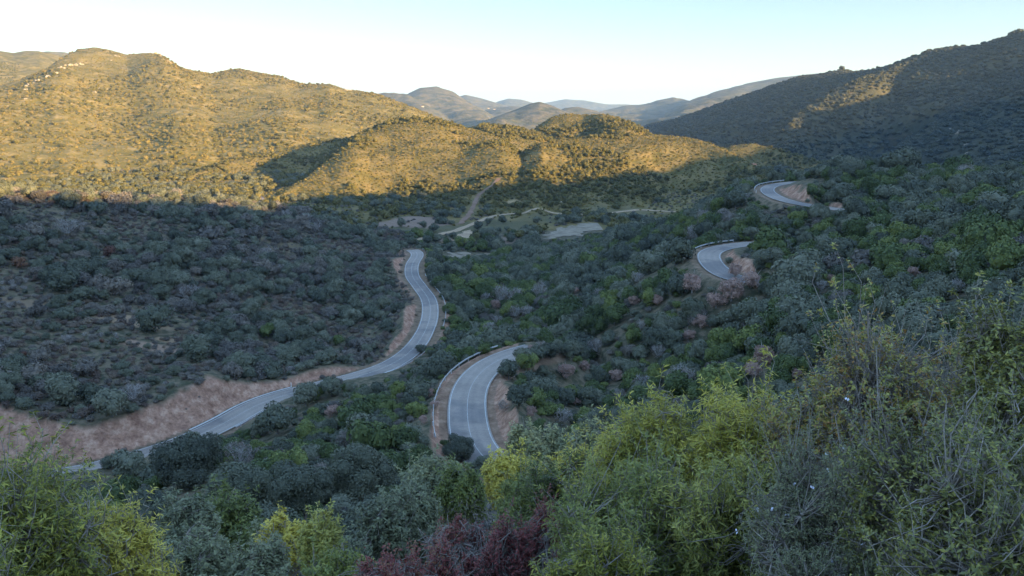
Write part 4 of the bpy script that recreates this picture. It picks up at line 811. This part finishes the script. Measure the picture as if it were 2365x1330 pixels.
# ------------------------------------------------------------------ bridge and houses
def ang(p): return -math.atan2(p[0], p[1])
def bridge():
    a, t = pix(530, 459); r = 600.0; p = np.array([r * math.sin(a), r * math.cos(a), r * float(t)]); root = bpy.data.objects.new('bridge', None); C.collection.objects.link(root); zg = float(gz(p[0], p[1])) - .5
    root.location = (p[0], p[1], zg); root.rotation_euler = (0, 0, ang(p)); h = p[2] - zg; tag(root, 'small pale road bridge lit by the sun beyond the left hill', 'bridge')
    MB().box((0, 0, h - .4), (17, 6, .8)).build('deck', M_CONC, root); MB().box((0, -2.85, h + .35), (17.2, .25, .7)).build('parapet', M_PAINT, root); MB().box((0, 2.85, h + .35), (17.2, .25, .7)).build('parapet', M_PAINT, root)
    for x in (-5.9, 7.3): MB().box((x, 0, (h - .8) / 2), (5.0 if x < 0 else 2.2, 5.6, h - .8)).build('abutment', M_WALL, root)
    MB().box((1.6, 0, (h - .8) / 2), (.9, 5.2, h - .8)).build('pier', M_WALL, root)
bridge()
track([(560, 497, -62.5), (580, 482, -62.5), (596, 468, -62.3), (603, 458, -62.2), (600, 452, -62.2)], 6.5, M_ASPH, 'road', 'short stretch of asphalt road by the far bridge', 4)
def house(px, py, w, label, r0, r1, roof=True, d=6., h=3.2):
    p = hit(px, py, r0, r1); root = bpy.data.objects.new('house', None); C.collection.objects.link(root); root.location = (p[0], p[1], p[2] - .6); root.rotation_euler = (0, 0, ang(p) + .3); tag(root, label, 'house')
    b = MB().box((0, 0, h / 2), (w, d, h)); b.add([(-w / 2, -d / 2, h), (-w / 2, d / 2, h), (-w / 2, 0, h + 1.3), (w / 2, -d / 2, h), (w / 2, d / 2, h), (w / 2, 0, h + 1.3)], [(0, 1, 2), (3, 5, 4)]); wl_ = b.build('wall', M_PAINT if not roof else M_WALL, root)
    rf = MB().add([(-w / 2 - .4, -d / 2 - .4, h - .2), (w / 2 + .4, -d / 2 - .4, h - .2), (w / 2 + .4, 0, h + 1.5), (-w / 2 - .4, 0, h + 1.5), (-w / 2 - .4, d / 2 + .4, h - .2), (w / 2 + .4, d / 2 + .4, h - .2)], [(0, 1, 2, 3), (3, 2, 5, 4)]).build('roof', M_ROOF, root)
    MB().box((w * .25, 0.3, h + 1.7), (.6, .6, 1.2)).build('chimney', M_WALL, rf)
    MB().box((0, -d / 2 - .02, 1.0), (1.0, .08, 2.0)).build('door', M_BARK, root)
    for x in (-w * .3, w * .3): MB().box((x, -d / 2 - .02, 1.7), (.9, .08, 1.0)).build('window', M_BARK, root)
house(1740, 322, 8, 'small country house with a clay roof on the sunlit knoll', 850, 1100)
house(976, 247, 11, 'tiny white farmhouse on the distant brown hillside', 2500, 5000, False)
house(1128, 251, 14, 'tiny white house left of a pair in the far valley', 3000, 6500, False)
house(1142, 253, 14, 'right one of the tiny white houses in the far valley', 3000, 6500, False)
# ------------------------------------------------------------------ olive grove on the hill behind the left shoulder, trees on the right skyline
gp = []
for i in range(26):
    for j in range(26):
        a = pix(-60 + i * 8 + j * 1.5, 300)[0]; r = 1950 + j * 26; X, Y = r * math.sin(a), r * math.cos(a); z = float(gz(X, Y))
        if int(cls_at(np.array([X]), np.array([Y]))[0]) == 6: gp.append((X + rg.normal() * 1.5, Y + rg.normal() * 1.5, z - .5, rg.uniform(2.2, 3.2)))
if gp:
    gp = np.array(gp)[:300]; print('olives', len(gp))
    for q in gp:
        e = link('olive_tree', PROTO['far'][0]); e.location = q[:3]; e.scale = (q[3], q[3], q[3] * .9); tag(e, 'olive tree in the regular rows of the sunlit hillside grove', 'olive tree', 'olive trees planted in rows')
for i, (px, py, w, lab) in enumerate(((2332, 79, 6, 'left tree of three on the right skyline'), (2341, 77, 7, 'middle tree of three on the right skyline'), (2354, 73, 9, 'right tree of three on the right skyline'), (1945, 158, 7, 'bush on the knob of the right skyline'))):
    a, t = pix(px, py); a = float(a); r = np.linspace(900, 2300, 600); g = gz(r * math.sin(a), r * math.cos(a)) / r; k = int(np.argmax(g)); rad = w * r[k] / FPX; e = link('skyline_tree', None); e.location = (r[k] * math.sin(a), r[k] * math.cos(a), g[k] * r[k]); e.scale = (rad, rad, rad); tag(e, lab, 'tree')
    link('crown', PROTO['oak'][i], e); link('trunk', TRUNK['oak'], e)
# ------------------------------------------------------------------ leafy bushes right below the viewpoint
M_YLEAF = foliage_mat('narrow_leaves', [(0.05, (.10, .12, .03)), (0.3, (.21, .22, .04)), (0.52, (.38, .35, .055)), (0.8, (.58, .48, .09))], .55, .4, 1.3, .45, .25)
M_GLEAF = foliage_mat('narrow_green_leaves', [(0.05, (.07, .09, .03)), (0.35, (.14, .17, .045)), (0.65, (.24, .26, .06)), (0.92, (.42, .38, .09))], .55, .4, 1.3, .45, .25)
M_LLEAF = foliage_mat('mastic_leaves', [(0.05, (.07, .08, .035)), (0.35, (.14, .15, .05)), (0.6, (.27, .26, .06)), (0.85, (.38, .34, .08)), (0.99, (.34, .18, .05))], .5, .4, 1.6, .5, .2)
M_RLEAF = foliage_mat('maroon_leaves', [(0.05, (.09, .03, .032)), (0.35, (.17, .045, .045)), (0.65, (.29, .075, .065)), (0.85, (.26, .17, .07)), (0.97, (.18, .19, .08))], .55, .4, 1.6, .5, .2)
M_SLEAF = foliage_mat('grey_needles', [(0.05, (.09, .10, .065)), (0.4, (.16, .175, .10)), (0.75, (.24, .25, .13)), (0.95, (.36, .33, .15))], .65, .3, 1.6, .5, .1)
M_FLOWER = flatmat('pale_petals', [(0.3, (.62, .64, .8)), (0.7, (.8, .8, .88))], 8, .6, .3, 0)
M_TWIG = flatmat('grey_twig_bark', [(0.3, (.20, .17, .15)), (0.7, (.38, .34, .30))], 25, .9, .15, 0)
def tubes_np(P0, P1, r0, r1, k=3):
    """many straight 3-sided twigs at once"""
    d = P1 - P0; d /= np.linalg.norm(d, axis=1)[:, None] + 1e-9; a = np.cross(d, np.array([.3, .21, .92])); a /= np.linalg.norm(a, axis=1)[:, None] + 1e-9; b = np.cross(d, a); V = []
    for P, r in ((P0, r0), (P1, r1)):
        for j in range(k):
            th = 2 * math.pi * j / k; V.append(P + (a * math.cos(th) + b * math.sin(th)) * np.broadcast_to(r, (len(P),))[:, None])
    V = np.stack(V, 1); n = len(P0); base = np.arange(n)[:, None] * 2 * k
    F = np.concatenate([base + np.array([[j, (j + 1) % k, k + (j + 1) % k, k + j]]) for j in range(k)], 0); return V.reshape(-1, 3), F
def bush(name, cat, label, px, pytop, r, half, ml, seed, n_tips=1500, per=14, L=.075, W=.014, tw=.26, spread_leaf=.8, droop=0., lobes=9, mt=None, flowers=0, sparse=1.0, hmin=0., group=None, rosette=False, depth=None):
    rs = np.random.default_rng(seed); a, t = pix(px, pytop); a = float(a); t = float(t); x = r * math.sin(a); y = r * math.cos(a); zg = float(gz(x, y)) - .1; H = max(r * t - zg, .6); Rx = half * r / FPX
    root = bpy.data.objects.new(name, None); C.collection.objects.link(root); root.location = (x, y, zg); tag(root, label, cat, group); root.rotation_euler = (0, 0, -a)
    # crown volume: lobes packed in an ellipsoid
    th = rs.uniform(0, 6.283, lobes) + np.arange(lobes) * 2.4; rho = np.sqrt(rs.uniform(.05, 1, lobes)) * .82; c = np.stack([rho * np.cos(th), rho * np.sin(th), .12 + .62 * np.sqrt(1 - rho ** 2) * rs.uniform(.7, 1.05, lobes)], 1); c[0] = (0, 0, .6); cr = rs.uniform(.22, .40, lobes); cr[0] = .42
    Hc = min(H, Rx * 1.9); Sc = np.array([Rx * .92, (depth or Rx) * .92, Hc * .80]); k = rs.choice(lobes, n_tips * 4, p=cr ** 2 / (cr ** 2).sum()); d = rsphere(len(k), rs); P = c[k] + d * (cr[k] * rs.uniform(.55, 1.08, len(k)))[:, None]
    ok = P[:, 2] > -.05
    for j in range(lobes): ok &= (np.linalg.norm(P - c[j], axis=1) > cr[j] * .55) | (k == j)
    P, d, k = P[ok][:n_tips], d[ok][:n_tips], k[ok][:n_tips]; zmax = P[:, 2].max(); shoot = np.where(rs.random(len(P)) < .10, rs.uniform(1.08, 1.28, len(P)), rs.uniform(.92, 1.06, len(P)))[:, None] * (1 + .10 * np.sin(P[:, :1] * 7 + seed) * np.sin(P[:, 1:2] * 6 + seed)); P = P * shoot; zmax = np.quantile(P[:, 2], .993); Tp = P * Sc / np.array([1, 1, zmax * .80]) + np.array([0, 0, H - Hc]); n = len(Tp)
    D = d * np.array([1, 1, .8]) + np.array([0, 0, .75]) + rs.normal(size=d.shape) * .35; D /= np.linalg.norm(D, axis=1)[:, None]; tl = tw * rs.uniform(.6, 1.4, n); B0 = Tp - D * tl[:, None]
    # stems: base -> lobe centres -> twig feet
    b = MB(); Cw = c * Sc / np.array([1, 1, zmax * .80]) + np.array([0, 0, H - Hc]); nodes = []
    for j in range(lobes):
        for q in range(3):
            e = Cw[j] + rs.normal(size=3) * np.array([Rx, Rx, H]) * .09; s0 = np.array([rs.normal() * .08, rs.normal() * .08, -.05]); mid = (s0 + e) / 2 + rs.normal(size=3) * .1; m2 = (mid + e) / 2 + rs.normal(size=3) * .06
            b.tube([s0, (s0 + mid) / 2 + rs.normal(size=3) * .04, mid, m2, e], [.022, .018, .014, .011, .007], 5); nodes += [mid, m2, e]
    nodes = np.array(nodes); ni = np.argmin(np.linalg.norm(B0[:, None] - nodes[None] + rs.normal(size=(n, len(nodes), 1)) * .1, axis=2), axis=1); mid = (B0 + nodes[ni]) / 2 + rs.normal(size=B0.shape) * .05
    Vs = []; Fs = []; nv = 0
    for A_, B_, ra, rb_ in ((nodes[ni], mid, .0048, .0040), (mid, B0, .0040, .0030), (B0, Tp, .0030, .0014)):
        v, f = tubes_np(A_, B_, ra, rb_); Vs.append(v); Fs.append(f + nv); nv += len(v)
    b.build('stems', mt or M_TWIG, root); link('twigs', mesh_np('twigs', np.vstack(Vs), np.vstack(Fs), mt or M_TWIG), root)
    # leaves along every twig
    lf = rs.random(n) < sparse; q = np.repeat(np.where(lf)[0], per); m = len(q); f = (rs.beta(1.6, 1.0, m) if not rosette else rs.beta(4, 1.1, m)); Pl = B0[q] + D[q] * (tl[q] * f)[:, None]
    Lp = rsphere(m, rs); Lp -= (Lp * D[q]).sum(1)[:, None] * D[q]; Lp /= np.linalg.norm(Lp, axis=1)[:, None] + 1e-9; U = D[q] * (1 - spread_leaf * .6) + Lp * spread_leaf + np.array([0, 0, -droop]); U /= np.linalg.norm(U, axis=1)[:, None]
    ln = L * rs.uniform(.6, 1.25, m); N = D[q] * .7 + rs.normal(size=(m, 3)) * .5 + np.array([0, 0, .35]); V, F = cards(Pl + U * ln[:, None] * .5, N, ln, W * rs.uniform(.8, 1.2, m), rs, U)
    link('leaves', mesh_np('leaves', V, F, ml), root)
    if flowers:
        q = rs.choice(n, flowers); Pf = Tp[q] + rs.normal(size=(flowers, 3)) * .03; V, F = cards(np.repeat(Pf, 3, 0) + rs.normal(size=(flowers * 3, 3)) * .006, rsphere(flowers * 3, rs), .024, .017, rs); link('flowers', mesh_np('flowers', V, F, M_FLOWER), root)
    return root
NB, MBU = ('narrow_leaved_bush', 'bush'), ('mastic_bush', 'bush')
bush(*NB, 'yellow green narrow leaved bush filling the lower left corner', -50, 1085, 6.2, 260, M_YLEAF, 1, 5600, 17, L=.062, W=.011, lobes=14)
bush(*NB, 'olive green narrow leaved bush low beside the corner bush', 220, 1185, 6.4, 180, M_YLEAF, 21, 3000, 16, L=.06, W=.011)
bush(*NB, 'tall yellow green narrow leaved bush with the highest tips in the middle', 1760, 905, 8.2, 210, M_YLEAF, 2, 3800, 17, L=.085, W=.014, lobes=13)
bush(*NB, 'yellow green narrow leaved bush left of the tallest one', 1530, 920, 8.6, 190, M_YLEAF, 3, 3400, 17, L=.085, W=.014, lobes=13)
bush(*NB, 'olive narrow leaved bush on the left shoulder of the yellow green bushes', 1420, 990, 9.4, 170, M_YLEAF, 22, 2600, 16, L=.08, W=.014)
bush(*NB, 'green narrow leaved bush behind the red leaved shrub', 1210, 1105, 9.8, 150, M_GLEAF, 4, 2600, 16, L=.075, W=.014)
bush(*NB, 'green narrow leaved bush right of the one behind the red shrub', 1330, 1060, 9.0, 150, M_GLEAF, 23, 2600, 16, L=.075, W=.014)
bush(*NB, 'green narrow leaved bush in the lower middle foreground', 1520, 1080, 6.8, 270, M_GLEAF, 5, 4200, 16, L=.065, W=.012, lobes=14)
bush(*NB, 'green narrow leaved bush below the tallest yellow green one', 1740, 1060, 6.6, 220, M_GLEAF, 24, 3400, 16, L=.065, W=.012, lobes=12)
bush(*NB, 'yellowish narrow leaved bush at the bottom edge beside the red shrub', 1380, 1230, 5.6, 140, M_YLEAF, 6, 1700, 16, L=.06, W=.011)
bush(*MBU, 'large twiggy mastic bush with yellow green tips on the right', 2240, 775, 6.8, 330, M_LLEAF, 7, 5600, 13, L=.042, W=.016, tw=.22, lobes=15, sparse=.8, rosette=True)
bush(*MBU, 'dense mastic bush at the right edge of the photo', 2400, 705, 6.0, 220, M_LLEAF, 8, 3000, 14, L=.045, W=.017, tw=.2, sparse=.9, rosette=True)
bush(*MBU, 'thin mastic bush with bare pointed branches reaching over the wood', 2050, 745, 7.4, 170, M_LLEAF, 9, 1300, 8, L=.042, W=.015, tw=.32, sparse=.5, rosette=True)
bush(*MBU, 'mastic bush between the narrow leaved bushes and the large twiggy one', 1980, 850, 7.4, 210, M_LLEAF, 10, 3200, 12, L=.045, W=.016, sparse=.8, rosette=True)
bush('rosemary_bush', 'bush', 'grey green rosemary bush with small pale flowers', 1960, 1050, 5.4, 260, M_SLEAF, 11, 5200, 26, L=.03, W=.006, tw=.2, flowers=150, lobes=16)
bush(*MBU, 'dark green mastic bush in the lower right corner', 2290, 990, 4.8, 340, M_LLEAF, 12, 6500, 14, L=.038, W=.014, tw=.18, sparse=.92, lobes=18)
for a_ in ((1345, 1225, 7.4, 80, 'sparse maroon shrub at the right end of the red row'), (1255, 1165, 8.2, 110, 'maroon leaved shrub with the tallest top beside the green bushes'), (1150, 1205, 7.8, 110, 'maroon leaved shrub in the middle of the red row'), (1060, 1190, 8.6, 60, 'slender maroon shrub with thin red tips'), (1010, 1260, 7.2, 110, 'brownish maroon shrub left of the middle one'), (890, 1275, 6.8, 95, 'low bright maroon shrub at the bottom edge')):
    bush('red_leaved_shrub', 'shrub', a_[4], a_[0], a_[1], a_[2], a_[3], M_RLEAF, int(a_[0]), int(a_[3] * 13), 14, L=.035, W=.016)
for px_, py_, r_, hf_, m_, nm_, lab_ in (
  (545, 1145, 17, 110, M_GLEAF, 'evergreen_bush', 'bright green dome shaped bush with the highest top at the lower left'), (420, 1160, 14, 100, M_SLEAF, 'grey_bush', 'grey green bush beside the bright green dome'),
  (640, 1195, 15, 70, M_YLEAF, 'evergreen_bush', 'small yellowish green bush right of the bright green dome'), (720, 1205, 12.5, 90, M_GLEAF, 'evergreen_bush', 'vivid green bush between the yellowish bush and the grey one'),
  (900, 1160, 12, 140, M_SLEAF, 'grey_bush', 'wide silvery grey bush above the low maroon shrub'), (440, 1245, 10, 130, M_SLEAF, 'grey_bush', 'low grey bush at the bottom edge beside the corner bush'),
  (1000, 1055, 27, 110, M_SLEAF, 'grey_bush', 'bluish grey bush under the oak at the hairpin end'), (1080, 1085, 20, 80, M_GLEAF, 'evergreen_bush', 'dark green bush under the bluish grey one'), (1180, 1050, 22, 100, M_YLEAF, 'evergreen_bush', 'olive bush below the hairpin bank'),
  (1350, 985, 24, 100, M_SLEAF, 'grey_bush', 'grey bush left behind the yellow green bushes'), (960, 1120, 14, 90, M_SLEAF, 'grey_bush', 'grey green bush between the dark green bush and the wide silvery one'), (600, 1270, 9, 130, M_SLEAF, 'heath_bush', 'brownish green heath at the bottom edge left of the middle'),
  (780, 1275, 8.5, 110, M_GLEAF, 'heath_bush', 'green heath at the bottom edge left of the maroon shrub'), (1230, 990, 34, 70, M_SLEAF, 'grey_bush', 'pale grey bush against the hairpin bank')):
    bush(nm_, 'bush', lab_, px_, py_, r_, hf_, m_, int(px_ + py_), int(1200 + hf_ * 9), 16, L=.0058 * r_ + .01, W=.0019 * r_ + .004, tw=.022 * r_)
# ------------------------------------------------------------------ air
hm = bpy.data.materials.new('haze_air'); hm.use_nodes = True; hn = hm.node_tree.nodes; hn.remove(hn['Principled BSDF'])
pv = hn.new('ShaderNodeVolumePrincipled'); pv.inputs['Color'].default_value = (.50, .72, 1, 1); pv.inputs['Density'].default_value = 5.2e-5; pv.inputs['Anisotropy'].default_value = 0.2
hm.node_tree.links.new(pv.outputs[0], hn['Material Output'].inputs['Volume'])
hz = MB().box((0, 0, 160), (54000, 54000, 700)).build('haze', hm); tag(hz, 'thin pale blue air filling the valley', 'haze', kind='stuff')
